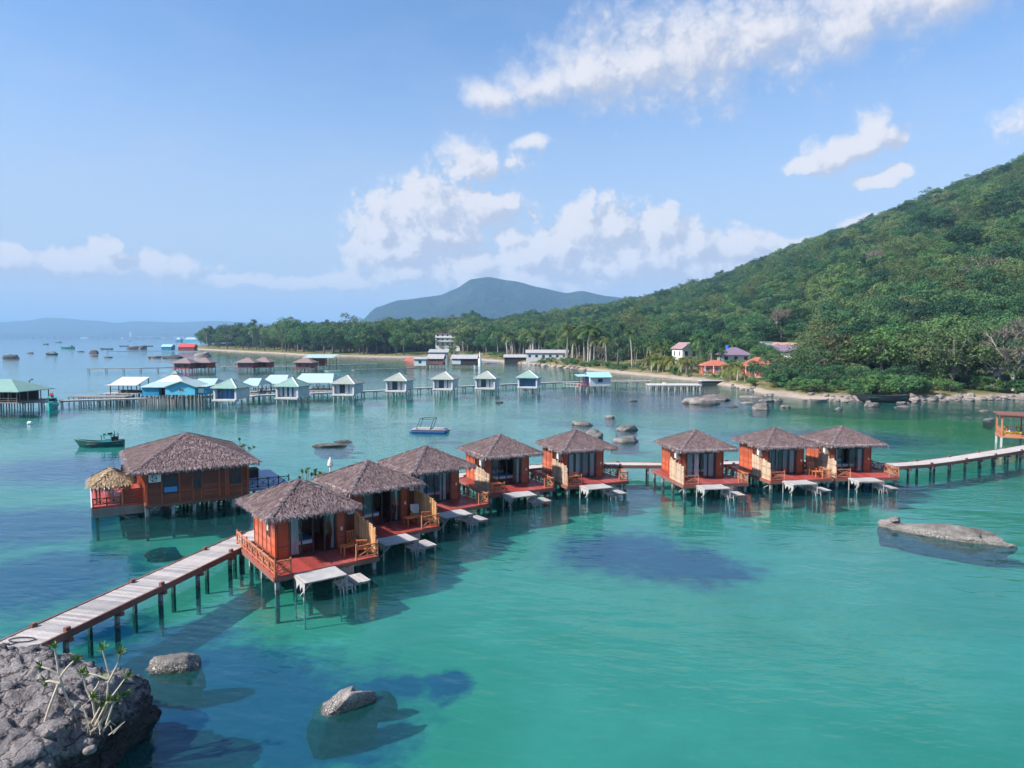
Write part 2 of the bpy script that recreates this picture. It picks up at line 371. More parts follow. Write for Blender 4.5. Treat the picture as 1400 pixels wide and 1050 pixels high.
def obj(name, mb, mat=None, parent=None, loc=None, rot=None, scale=None, smooth=False, kind=None):
    me = mb.mesh(name, mat, smooth) if isinstance(mb, MB) else mb
    o = bpy.data.objects.new(name, me); col.objects.link(o)
    if parent: o.parent = parent
    if loc is not None: o.location = loc
    if rot is not None: o.rotation_euler = rot if isinstance(rot, (tuple, list)) else (0, 0, rot)
    if scale is not None: o.scale = scale if isinstance(scale, (tuple, list)) else (scale,) * 3
    if kind: o['kind'] = kind
    return o
def tag(o, label, cat=None, group=None, kind=None):
    o['label'] = label
    if cat: o['category'] = cat
    if group: o['group'] = group
    if kind: o['kind'] = kind
    return o
def thing(name, label, cat, loc=(0, 0, 0), rz=0, group=None, scale=None):
    o = bpy.data.objects.new(name, None); col.objects.link(o); o.location = loc; o.rotation_euler = (0, 0, rz); o.empty_display_size = .3
    if scale is not None: o.scale = (scale,) * 3
    return tag(o, label, cat, group)
CACHE = {}
def shared(key, fn, mat, smooth=False):
    if key not in CACHE:
        r = fn(); CACHE[key] = r.mesh(key, mat, smooth)
    return CACHE[key]
def box(x0, x1, y0, y1, z0, z1): return MB().bx(x0, x1, y0, y1, z0, z1)

# ------------------------------------------------------------ setting: sea, sea floor, coast, mountains
def fbm(x, y, z=0.0, o=4): return noise.fractal(Vector((x, y, z)), 1.0, 2.0, o)
m, t = newmat('water')
P = pos(t)
w1 = t.noise(t.vm('MULTIPLY', P, (0.35, 0.9, 1)), 0.9, 3, 0.55, dim='2D')
rot = t.n('ShaderNodeVectorRotate', rotation_type='Z_AXIS', ins={'Vector': P, 'Angle': R(24)}).outputs[0]
w2 = t.noise(t.vm('MULTIPLY', rot, (0.28, 1.0, 1)), 2.1, 3, 0.5, dim='2D')
w3 = t.noise(t.vm('MULTIPLY', rot, (0.5, 1.0, 1)), 0.16, 2, 0.55, dim='2D')
calm = t.rng(t.noise(t.vm('MULTIPLY', P, (0.5, 1.0, 1)), 0.055, 3, 0.6, dim='2D'), 0.35, 0.65, 0.35, 1.2, True)
hgt = t.math('ADD', t.math('MULTIPLY', w1, 0.045), t.math('ADD', t.math('MULTIPLY', t.math('MULTIPLY', w2, calm), 0.036), t.math('MULTIPLY', w3, 0.07)))
nrm = t.n('ShaderNodeBump', ins={'Height': hgt, 'Strength': 1.0, 'Distance': 1.0}).outputs[0]
fr = t.n('ShaderNodeFresnel', ins={0: 1.33, 1: nrm}).outputs[0]
# light coming up through the sheet is not refracted here, so it takes the plain 4 % loss instead of total reflection
bf = t.n('ShaderNodeNewGeometry').outputs['Backfacing']
fr = t.math('ADD', t.math('MULTIPLY', fr, t.math('SUBTRACT', 1.0, bf)), t.math('MULTIPLY', bf, 0.04))
big = t.noise(P, 0.02, 2, 0.5, dim='2D')
tcol = t.mix(t.rng(big, 0.35, 0.65), (0.010, 0.072, 0.096), (0.016, 0.098, 0.098))
df = t.n('ShaderNodeBsdfDiffuse', ins={0: tcol})
tr = t.n('ShaderNodeBsdfTransparent', ins={0: (0.34, 0.92, 0.89, 1)})
un = t.n('ShaderNodeMixShader', ins={0: 0.31, 1: tr.outputs[0], 2: df.outputs[0]})
gl = t.n('ShaderNodeBsdfGlossy', ins={0: (.97, .98, 1, 1), 1: 0.04, 'Normal': nrm})
mx = t.n('ShaderNodeMixShader', ins={0: fr, 1: un.outputs[0], 2: gl.outputs[0]})
t.link(mx.outputs[0], t.n('ShaderNodeOutputMaterial').inputs[0])
S = 45000
sea = obj('sea', MB().poly((-S, -S, 0), (S, -S, 0), (S, S, 0), (-S, S, 0)), 'water')
tag(sea, 'calm turquoise sea with fine ripples', None, None, 'structure')

# sea floor: pale sand with dark sea-grass beds
m, t = newmat('sand_floor')
P = pos(t)
wp = t.vm('MULTIPLY_ADD', t.vm('SUBTRACT', t.noise(P, 0.35, 4, 0.62, out=1, dim='2D'), (.5, .5, .5)), (3.6, 3.6, 0), P)
BEDS = [  # (centre, half width, half length) of sea-grass beds
 ((-10.745, 26.028, -1.5), 6.2, 4.4), ((-7.709, 26.293, -1.5), 3.6, 2.4), ((-13.445, 29.597, -1.5), 4.2, 2.6), ((-16.203, 30.285, -1.5), 3.4, 2.6), ((-21.127, 33.811, -1.5), 3.4, 2.2), ((-10.989, 25.262, -1.5), 3.9, 3.2), ((-7.02, 23.854, -1.5), 3.2, 2.2), ((-14.258, 28.307, -1.5), 2.8, 2.4), ((-10.336, 28.938, -1.5), 2.2, 1.5), ((-6.567, 26.293, -1.5), 1.8, 1.4), ((-5.115, 27.761, -1.5), 1.6, 1.0), ((-2.786, 27.941, -1.5), 1.1, 1.2), ((-13.052, 22.996, -1.5), 4, 2.0), ((-16.069, 33.127, -1.5), 3.0, 1.2),
 ((-28.273, 41.212, -1.5), 5.5, 5.5), ((-38.16, 52.615, -1.5), 9, 6), ((-44.661, 76.57, -1.5), 14, 8),  # left-hand beds: sea grass plus the blue of reflected sky, painted in
 ((7.83, 45.758, -1.5), 4.6, 4.6), ((11.572, 43.228, -1.5), 3.4, 3.4), ((34.055, 66.079, -1.5), 5, 4), ((34.614, 164.298, -1.5), 30, 30), ((43.921, 98.889, -1.5), 14, 9)]
acc = None
for ((x, y, _), a, b) in BEDS:
    d = t.vm('LENGTH', t.vm('MULTIPLY_ADD', wp, (1 / a, 1 / b, 0), (-x / a, -y / b, 0)))
    acc = d if acc is None else t.math('SMOOTH_MIN', acc, d, 0.2)
acc = t.math('ADD', acc, t.math('MULTIPLY', t.math('SUBTRACT', t.noise(P, 0.8, 5, .68, dim='2D'), .5), .9))
bed = t.rng(acc, 1.55, 0.55, 0, 1, True)
gen = t.rng(t.noise(P, 0.05, 3, 0.6, dim='2D'), 0.56, 0.68, 0, 0.75, True)
ys = t.sep(P)[1]
bed = t.math('MAXIMUM', bed, t.math('MULTIPLY', gen, t.rng(ys, 75, 110, 0, .8)))
sand = t.mix(t.noise(P, 0.3, 4, 0.6, dim='2D'), (0.25, 0.285, 0.22), (0.40, 0.42, 0.34))
sand = t.mix(t.rng(t.noise(P, 0.09, 3, 0.6, dim='2D'), .42, .66, 0, 0.55, True), sand, (0.13, 0.27, 0.17))
hill_green = t.rng(t.vm('LENGTH', t.vm('MULTIPLY_ADD', wp, (1 / 42, 1 / 32, 0), (-82 / 42, -118 / 32, 0))), 1.3, .5, 0, .85, True)  # olive shallows, with the hill's green reflection painted into the floor colour
sand = t.mix(hill_green, sand, (0.26, 0.28, 0.08))
grass = t.mix(t.noise(P, 1.4, 4, 0.7, dim='2D'), (0.003, 0.030, 0.13), (0.012, 0.075, 0.25))
finish(t, t.mix(t.math('MULTIPLY', bed, 0.93), sand, grass), 0.95, None, 0.1)
fl = MB()
NX = 60
for i in range(NX + 1):
    for j in range(NX + 1):
        x = -300 + 620 * i / NX; y = -60 + 1000 * (j / NX) ** 1.6
        fl.v.append((x, y, -1.5 + 0.2 * fbm(x * .05, y * .05)))
for i in range(NX):
    for j in range(NX):
        a = i * (NX + 1) + j; fl.f.append((a, a + NX + 1, a + NX + 2, a + 1))
tag(obj('seabed', fl, 'sand_floor', smooth=True), 'sandy sea floor with dark sea grass beds under the clear water', None, None, 'structure')
tag(obj('deep_seabed', MB().poly((-S, -S, -2.4), (S, -S, -2.4), (S, S, -2.4), (-S, S, -2.4)), 'sand_floor'), 'deeper sea floor reaching out to the horizon', None, None, 'structure')

# coast: (tangent of bearing, depth of the waterline, depth of the ridge, ridge height)
COAST = [(-0.4450, 735, 900, 3), (-0.3883, 622.2, 900, 6), (-0.2939, 497.4, 850, 9), (-0.2099, 460.5, 800, 11), (-0.1364, 436.2, 780, 14), (-0.0630, 407.5, 780, 18),
 (0.0000, 354.9, 820, 25), (0.0630, 302.8, 880, 34), (0.1259, 264.0, 1000, 47), (0.1784, 238.5, 1100, 63), (0.2519, 210.1, 1050, 80), (0.3149, 182.2, 980, 91),
 (0.3673, 156.7, 920, 109), (0.4198, 145.6, 860, 118), (0.4723, 140.6, 810, 125), (0.5248, 139.0, 760, 131), (0.5772, 139.0, 720, 138), (0.6297, 143.9, 680, 146),
 (0.6822, 143.9, 640, 152), (0.7347, 145.6, 610, 160), (0.9446, 139.0, 520, 182), (1.3644, 124.8, 430, 195)]
def coast(b):
    if b <= COAST[0][0]: return COAST[0][1:]
    for p, q in zip(COAST, COAST[1:]):
        if b <= q[0]:
            k = (b - p[0]) / (q[0] - p[0]); return tuple(p[i] + (q[i] - p[i]) * k for i in (1, 2, 3))
    return COAST[-1][1:]
def ground(x, y):
    """height of the land at x, y"""
    if y < 1: return -3.0
    b = x / y
    ys, yr, zr = coast(b)
    s = y - ys
    if b < COAST[0][0]: s -= (COAST[0][0] - b) * 6000
    if s < 0: return max(-3.0, s * 0.09)
    pl = 75 if b < 0.1784 else 75 + 35 * min(1, (b - 0.1784) / .07) if b < 0.4093 else max(55, 110 - 55 * (b - 0.4093) / .06)
    if s < 6: z = s * 0.22
    elif s < pl: z = 1.32 + (s - 6) / (pl - 6) * 2.9
    else:
        q = (y - ys - pl) / max(40, (yr - ys - pl))
        z4 = 4.2
        if q < 1: z = z4 + (zr - z4) * (0.62 * q + 0.38 * math.sin(q * math.pi / 2))
        else: z = z4 + (zr - z4) * (1 - 0.55 * (q - 1) ** 2 * 1.6)
        amp = min(1, max(0, q * 3)) * max(0, zr - 20) * 0.05
        z += amp * fbm(x * .012, y * .012)
    return max(z, -3.0)
m, t = newmat('land')
P = pos(t); z = t.sep(P)[2]
n = t.noise(P, 0.12, 6, 0.65); nf = t.noise(P, 1.2, 5, 0.7)
sand = t.mix(t.rng(n, .35, .6), t.mix(nf, (0.16, 0.125, 0.10), (0.34, 0.275, 0.23)), t.mix(nf, (0.25, 0.205, 0.175), (0.42, 0.35, 0.30)))
grass = t.mix(nf, (0.05, 0.065, 0.02), (0.15, 0.145, 0.06))
grass = t.mix(t.rng(n, 0.5, 0.62), grass, (0.24, 0.19, 0.10))
hill = t.mix(nf, (0.02, 0.045, 0.016), (0.055, 0.085, 0.03))
zz = t.math('ADD', z, t.math('MULTIPLY', t.math('SUBTRACT', n, .5), 2.4))
cc = t.mix(t.rng(zz, 0.55, 1.15, 0, 1, True), sand, grass)
cc = t.mix(t.rng(zz, 3.4, 5.0, 0, 1, True), cc, hill)
cc = t.mix(t.rng(z, 0.12, -0.1), cc, t.mix(nf, (0.09, 0.085, 0.06), (0.2, 0.18, 0.13)))
finish(t, cc, 0.95, t.bump(nf, .6, .25), 0.1)
lm = MB(); b0, b1 = COAST[0][0] - 0.03, COAST[-1][0]; NB = 260
rows = [-30, -20, -12, -7, -3, -1, 0, 1, 2.5, 4.5, 7, 11, 16, 22, 30, 40, 52, 66, 84, 105, 130, 160]
for i in range(NB + 1):
    b = b0 + (b1 - b0) * i / NB
    ys, yr, zr = coast(b)
    rr = rows + [160 + (yr - ys - 160) * q for q in (.08, .16, .25, .34, .44, .54, .64, .74, .84, .92, 1.0, 1.08, 1.2, 1.4)]
    for s in rr:
        y = ys + s; lm.v.append((b * y, y, ground(b * y, y)))
L = len(rr)
for i in range(NB):
    for j in range(L - 1):
        a = i * L + j; lm.f.append((a, a + L, a + L + 1, a + 1))
tag(obj('coast_hill', lm, 'land', smooth=True), 'sandy beach and green hillside rising behind the bay', None, None, 'structure')

# the far mountains, as ridges with real depth
def mountain(name, label, prof, y0, depth, matn, amp, nx=150, ny=26):
    mb = MB()
    bs = [p[0] for p in prof]
    def top(b):
        for p, q in zip(prof, prof[1:]):
            if b <= q[0]:
                k = (b - p[0]) / (q[0] - p[0]); k = k * k * (3 - 2 * k) * .5 + k * .5; return p[1] + (q[1] - p[1]) * k
        return prof[-1][1]
    for i in range(nx + 1):
        b = bs[0] + (bs[-1] - bs[0]) * i / nx; x = b * y0; zt = top(b)
        for j in range(ny + 1):
            v = j / ny * 2 - 1                      # -1 near foot, 0 crest, 1 far foot
            y = y0 + v * depth; x2 = x * (y / y0)
            f = (1 - abs(v)) ** 0.85
            f = f * f * (3 - 2 * f) * .35 + f * .65
            zz = zt * f + amp * fbm(x2 / 420, y / 420, 3.1, 5) * min(1, (1 - abs(v)) * 5) * min(1, abs(v) * 4 + .12)
            mb.v.append((x2, y, max(-4, zz) if 0 < j < ny else -4))
    for i in range(nx):
        for j in range(ny):
            a = i * (ny + 1) + j; mb.f.append((a, a + ny + 1, a + ny + 2, a + 1))
    return tag(obj(name, mb, matn, smooth=True), label, None, None, 'structure')
m, t = newmat('far_forest')
P = pos(t)
n = t.noise(P, 0.03, 6, 0.7); n2 = t.noise(P, 0.004, 4, 0.6)
cc = t.mix(t.rng(n, .35, .65), (0.003, 0.013, 0.017), (0.026, 0.060, 0.05)); cc = t.mix(t.rng(n2, .5, .7, 0, .4), cc, (0.05, 0.07, 0.06))
finish(t, cc, 0.95, t.bump(n, 1.0, 14), 0.05)
def MZ(px, py, y0): return None
MTN = [(-1077.62, 4200, 8.743), (-913.469, 4200, 105.15), (-811.324, 4200, 192.534), (-679.283, 4200, 236.135), (-438.063, 4200, 262.266), (-341.499, 4200, 297.074), (-240.565, 4200, 357.894), (-139.936, 4200, 370.911), (0, 4200, 349.212), (175.103, 4200, 305.77), (328.479, 4200, 275.324), (415.986, 4200, 288.376), (569.522, 4200, 257.913), (744.916, 4200, 244.848), (1008.32, 4200, 214.342), (1403.86, 4200, 170.711), (1976.26, 4200, 105.15)]
mountain('mountain', 'blue forested mountain behind the wooded shore', [(p[0] / p[1], max(0, p[2])) for p in MTN], 4200, 900, 'far_forest', 55)
RDG = [(-10931.5, 9500, 162.029), (-8742.76, 9500, 201.638), (-7549.51, 9500, 221.434), (-6953.74, 9500, 216.485), (-6555.23, 9500, 241.224), (-6335.17, 9500, 275.844), (-6107, 9500, 270.899), (-5661.54, 9500, 236.277), (-5364.69, 9500, 206.587), (-5115.43, 9500, 231.33), (-4569.76, 9500, 211.536), (-4072.42, 9500, 233.309), (-3675.42, 9500, 221.434), (-3328.21, 9500, 201.638), (-2683.38, 9500, 152.123), (-1392.16, 9500, 72.828)]
mountain('distant_ridge', 'pale hazy mountain ridge on the horizon', [(p[0] / p[1], max(0, p[2])) for p in RDG], 9500, 1300, 'far_forest', 30)
# low far shore with a town strip
ft = MB(); rnd = random.Random(5)
for i in range(60):
    x = -7000 + i * 82; ft.tube([(x, 7900, -2), (x + 60, 7900, 16 + 10 * rnd.random()), (x + 120, 7900, -2)], [60, 40, 60], 5)
tag(obj('far_shore_trees', ft, 'far_forest'), 'low dark line of trees along the far shore', None, None, 'stuff')
tw = MB()
for i in range(46):
    px = rnd.choice([rnd.uniform(-0.62, -0.40), rnd.uniform(-0.56, -0.46)])
    x = px * 7750; w_ = rnd.uniform(14, 50); h_ = rnd.uniform(8, 20)
    tw.bx(x - w_, x + w_, 7740, 7780, -1, h_)
tw.bx(-4240, -4225, 7740, 7760, 0, 70); tw.bx(-2680, -2676, 7740, 7744, 0, 110)
tag(obj('far_town', tw, 'white_paint'), 'tiny white buildings of a far-off town along the opposite shore', None, None, 'stuff')

# ------------------------------------------------------------ thatched roofs
def thatch_parts(key, W, D, ze, za, parent, mat='thatch', edge='thatch_edge', step=0.125, wd=0.075, ln=0.40, ridge=0.0, fringe=0.30, name='roof', turn=0):
    """hip roof: dark core, layered straw, hanging eave fringe, hip caps. ridge = length of the ridge along y."""
    A = (0, -ridge / 2, za); B = (0, ridge / 2, za)
    cs = [(-W / 2, -D / 2, ze), (W / 2, -D / 2, ze), (W / 2, D / 2, ze), (-W / 2, D / 2, ze)]
    planes = [(cs[0], cs[1], A, A), (cs[1], cs[2], B, A), (cs[2], cs[3], B, B), (cs[3], cs[0], A, B)]
    def core():
        mb = MB(); t_ = 0.13
        top = [Vector(c) for c in cs] + [Vector(A), Vector(B)]
        low = [Vector((c[0] * .985, c[1] * .985, c[2] - t_)) for c in cs] + [Vector(A) - Vector((0, 0, .2)), Vector(B) - Vector((0, 0, .2))]
        mb.add(top, [(0, 1, 4), (1, 2, 5, 4), (2, 3, 5), (3, 0, 4, 5)])
        mb.add(low, [(4, 1, 0), (4, 5, 2, 1), (5, 3, 2), (5, 4, 0, 3)])
        for i in range(4):
            j = (i + 1) % 4; mb.poly(top[i], low[i], low[j], top[j])
        return mb
    def layers():
        rnd = random.Random(hash(key) % 999 if False else len(key) * 7 + 3); mb = MB()
        for (a, b, c, d) in planes:            # a,b eave corners, c above b, d above a
            a, b, c, d = map(Vector, (a, b, c, d))
            nrm = (b - a).cross(d - a if (d - a).length > .01 else c - a).normalized()
            dn = (a - d); e = (b - a).normalized(); dn = (dn - e * dn.dot(e)).normalized()
            h = ((d - a) - e * (d - a).dot(e)).length
            nr = int(h / step)
            for r in range(nr + 1):
                k = (r + rnd.uniform(-.15, .15)) / (nr + .0)
                k = min(max(k, 0), .985)
                p0 = a.lerp(d, k); p1 = b.lerp(c, k); L = (p1 - p0).length
                n = max(2, int(L / (wd * .8)))
                for q in range(n):
                    u = (q + rnd.random()) / n
                    p = p0.lerp(p1, u) - dn * rnd.uniform(.0, .12)
                    l = ln * rnd.uniform(.6, 1.15); ww = wd * rnd.uniform(.45, 1.0); sk = rnd.uniform(-.12, .12)
                    up = nrm * rnd.uniform(.02, .055); lo = nrm * rnd.uniform(.03, .085)
                    s1 = e * ww / 2
                    q2 = p + dn * l + e * sk + lo; qm = p + dn * l * .5 + e * sk * .5 + (up + lo) * .62
                    mb.add([p - s1 + up * .2, p + s1 + up * .2, qm + s1, qm - s1, q2 + s1 * .6, q2 - s1 * .6], [(0, 1, 2, 3), (3, 2, 4, 5)])
        return mb
    def eave():
        rnd = random.Random(len(key) + 11); mb = MB()
        for i in range(4):
            a, b = Vector(cs[i]), Vector(cs[(i + 1) % 4]); e = (b - a).normalized(); outw = Vector((e.y, -e.x, 0))
            n = int((b - a).length / 0.035)
            for q in range(n):
                p = a.lerp(b, (q + rnd.random()) / n) + outw * rnd.uniform(-.08, .05) + Vector((0, 0, rnd.uniform(.0, .11)))
                l = fringe * rnd.uniform(.55, 1.15); s1 = e * rnd.uniform(.02, .045)
                o = outw * rnd.uniform(.02, .16) * (fringe / .3) + e * rnd.uniform(-.06, .06)
                mid = p + o * .8 - Vector((0, 0, l * .45)); en = p + o + Vector((0, 0, -l))
                mb.add([p - s1, p + s1, mid + s1, mid - s1, en + s1 * .5, en - s1 * .5], [(0, 1, 2, 3), (3, 2, 4, 5)])
        return mb
    def hips():
        rnd = random.Random(len(key) + 5); mb = MB()
        hl = [(cs[0], A), (cs[1], A), (cs[2], B), (cs[3], B)] + ([(A, B)] if ridge > .01 else [])
        for a, b in hl:
            a, b = Vector(a), Vector(b); d = (b - a).normalized(); sd = d.cross(Vector((0, 0, 1))).normalized(); up = sd.cross(d)
            n = int((b - a).length / .06)
            for q in range(n):
                p = a.lerp(b, q / n) + up * rnd.uniform(.05, .1); l = rnd.uniform(.10, .2)
                s1 = d * rnd.uniform(.04, .09); j = d * rnd.uniform(-.06, .06)
                for sg in (-1, 1):
                    x = p + sd * sg * l - up * rnd.uniform(.01, .05) + j
                    mb.add([p - s1, p + s1, x + s1 * .7, x - s1 * .7], [(0, 1, 2, 3)])
        return mb
    r = obj(name, shared(key + 'core', core, 'roof_under'), parent=parent, rot=turn)
    obj('thatch', shared(key + 'lay', layers, mat), parent=r, kind='stuff')
    obj('eave_fringe', shared(key + 'eav', eave, edge), parent=r, kind='stuff')
    obj('hip_cap', shared(key + 'hip', hips, 'thatch_dark' if mat == 'thatch' else mat), parent=r, kind='stuff')
    return r

# ------------------------------------------------------------ railings, curtains and other shared pieces
def railing(parent, p0, p1, h=0.72, lattice=True, mat='rail_wood', seed=1, ends=(True, True), seg=0.95, key=None):
    p0, p1 = Vector(p0), Vector(p1); L = (p1 - p0).length; n = max(1, round(L / seg)); rnd = random.Random(seed)
    mb = MB(); up = Vector((0, 0, 1))
    mb.beam(p0 + up * h, p1 + up * h, .07, .06); mb.beam(p0 + up * .14, p1 + up * .14, .05, .05)
    if lattice:
        for i in range(n):
            a = p0.lerp(p1, i / n); b = p0.lerp(p1, (i + 1) / n)
            mb.beam(a + up * .14, b + up * h, .035, .035); mb.beam(a + up * h, b + up * .14, .035, .035)
            m_ = a.lerp(b, .5); mb.beam(m_ + up * .14, m_ + up * h, .03, .03)
            c_ = a.lerp(b, .25); mb.beam(c_ + up * (.2 + .2 * rnd.random()), b + up * (.3 + .2 * rnd.random()), .03, .03)
    r = obj('railing', mb, mat, parent)
    pm = shared('railpost' + mat, lambda: MB().tube([(0, 0, 0), (0, 0, .85)], [.05, .045], 7), mat)
    for i in range(n + 1):
        if (i == 0 and not ends[0]) or (i == n and not ends[1]): continue
        obj('post', pm, parent=r, loc=p0.lerp(p1, i / n), scale=(1, 1, h / .76 * rnd.uniform(.95, 1.1)))
    return r
def curtain_mesh(x0, x1, y, z0, z1, seed=0, tie=False):
    mb = MB(); rnd = random.Random(seed); n = max(6, int((x1 - x0) / .035)); rows = 6
    for j in range(rows + 1):
        k = j / rows; z = z1 + (z0 - z1) * k
        for i in range(n + 1):
            u = i / n; x = x0 + (x1 - x0) * u
            if tie: 
                pin = 1 - .65 * math.exp(-((k - .55) / .22) ** 2); x = x1 - (x1 - x) * pin
            mb.v.append((x, y + .035 * math.sin(i * 1.35 + seed) + .012 * math.sin(i * 3.1), z))
    for j in range(rows):
        for i in range(n):
            a = j * (n + 1) + i; mb.f.append((a, a + 1, a + n + 2, a + n + 1))
    return mb
def clapboard(x0, x1, z0, z1, bh=0.15):
    """horizontal boards on the plane y=0, facing -y"""
    mb = MB(); z = z0
    while z < z1 - .01:
        zt = min(z + bh, z1)
        mb.add([(x0, -.028, z + .006), (x1, -.028, z + .006), (x1, -.012, zt - .004), (x0, -.012, zt - .004), (x0, 0.03, z), (x1, 0.03, z), (x1, 0.03, zt), (x0, 0.03, zt)],
               [(0, 1, 2, 3), (5, 4, 7, 6), (0, 4, 5, 1), (3, 2, 6, 7), (1, 5, 6, 2), (4, 0, 3, 7)])
        z = zt
    return mb
def ac_unit(parent, loc, rz):
    a = obj('air_conditioner', shared('acbox', lambda: box(-.38, .38, -.14, .14, -.27, .27), 'white_plastic'), parent=parent, loc=loc, rot=rz)
    def fan():
        mb = MB(); n = 16
        for i in range(n):
            a0, a1 = 2 * math.pi * i / n, 2 * math.pi * (i + 1) / n
            for r0, r1, y in ((.2, .23, -.155), (.10, .12, -.155)):
                mb.add([(r0 * math.cos(a0) - .08, y, r0 * math.sin(a0)), (r1 * math.cos(a0) - .08, y, r1 * math.sin(a0)), (r1 * math.cos(a1) - .08, y, r1 * math.sin(a1)), (r0 * math.cos(a1) - .08, y, r0 * math.sin(a1))], [(0, 1, 2, 3)])
        for i in range(3):
            an = i * 2.1; c, s_ = math.cos(an), math.sin(an)
            mb.poly((-.08, -.15, 0), (-.08 + .2 * c - .05 * s_, -.15, .2 * s_ + .05 * c), (-.08 + .2 * c + .05 * s_, -.15, .2 * s_ - .05 * c))
        return mb
    obj('fan_grille', shared('acfan', fan, 'dark_frame'), parent=a)
    return a

# ------------------------------------------------------------ the eight thatched bungalows on stilts
HUTS = [(-12.19, 39.33, 36.2), (-9.53, 45.40, 37.9), (-6.43, 51.57, 35.5), (-1.0, 57.75, 26.0), (5.58, 60.70, 21.7), (16.07, 60.69, 9.8), (23.65, 62.32, 10.7), (30.16, 63.31, 4.9)]
WHICH = ['nearest bungalow beside the left boardwalk', 'second bungalow from the left boardwalk', 'third bungalow from the left boardwalk', 'fourth bungalow from the left boardwalk', 'fifth bungalow, last one before the open gap',
         'bungalow just right of the open gap', 'middle bungalow of the right-hand three', 'rightmost bungalow beside the curved boardwalk']
LOOK = ['red timber bungalow with dark open front and long left railing, nearest of the row',
        'red timber bungalow with blackish open front and white chair on deck, second in the row',
        'red timber bungalow with two wide pale curtains and bare red deck, third in the row',
        'red timber bungalow with dark glass front and orange left wall, fourth in the row',
        'red timber bungalow with all its curtains drawn, last one left of the open gap',
        'red timber bungalow standing alone just right of the open gap, curtains drawn both sides',
        'red timber bungalow in the middle of the right-hand three',
        'rightmost red timber bungalow with blue bed visible between two narrow curtains']
CURT = [[(-1.08, -.55, 0), (1.28, 1.46, 2)], [(1.22, 1.4, 2)], [(-1.08, -.62, 0), (.7, 1.2, 0)], [(1.2, 1.38, 0)], [(-1.05, -.55, 0), (-.42, .05, 0), (.12, .8, 1), (1.05, 1.45, 0)],
        [(-1.05, -.5, 0), (-.38, .12, 0), (.55, .8, 0), (.88, 1.42, 0)], [(-1.08, -.85, 0), (-.7, -.2, 1), (.2, .75, 1), (.9, 1.42, 0)], [(-1.1, -.8, 0), (1.1, 1.46, 0)]]
ZD = 0.99
def deckplank(): return box(-.105, .105, -4.3, 2.8, .955, .99)
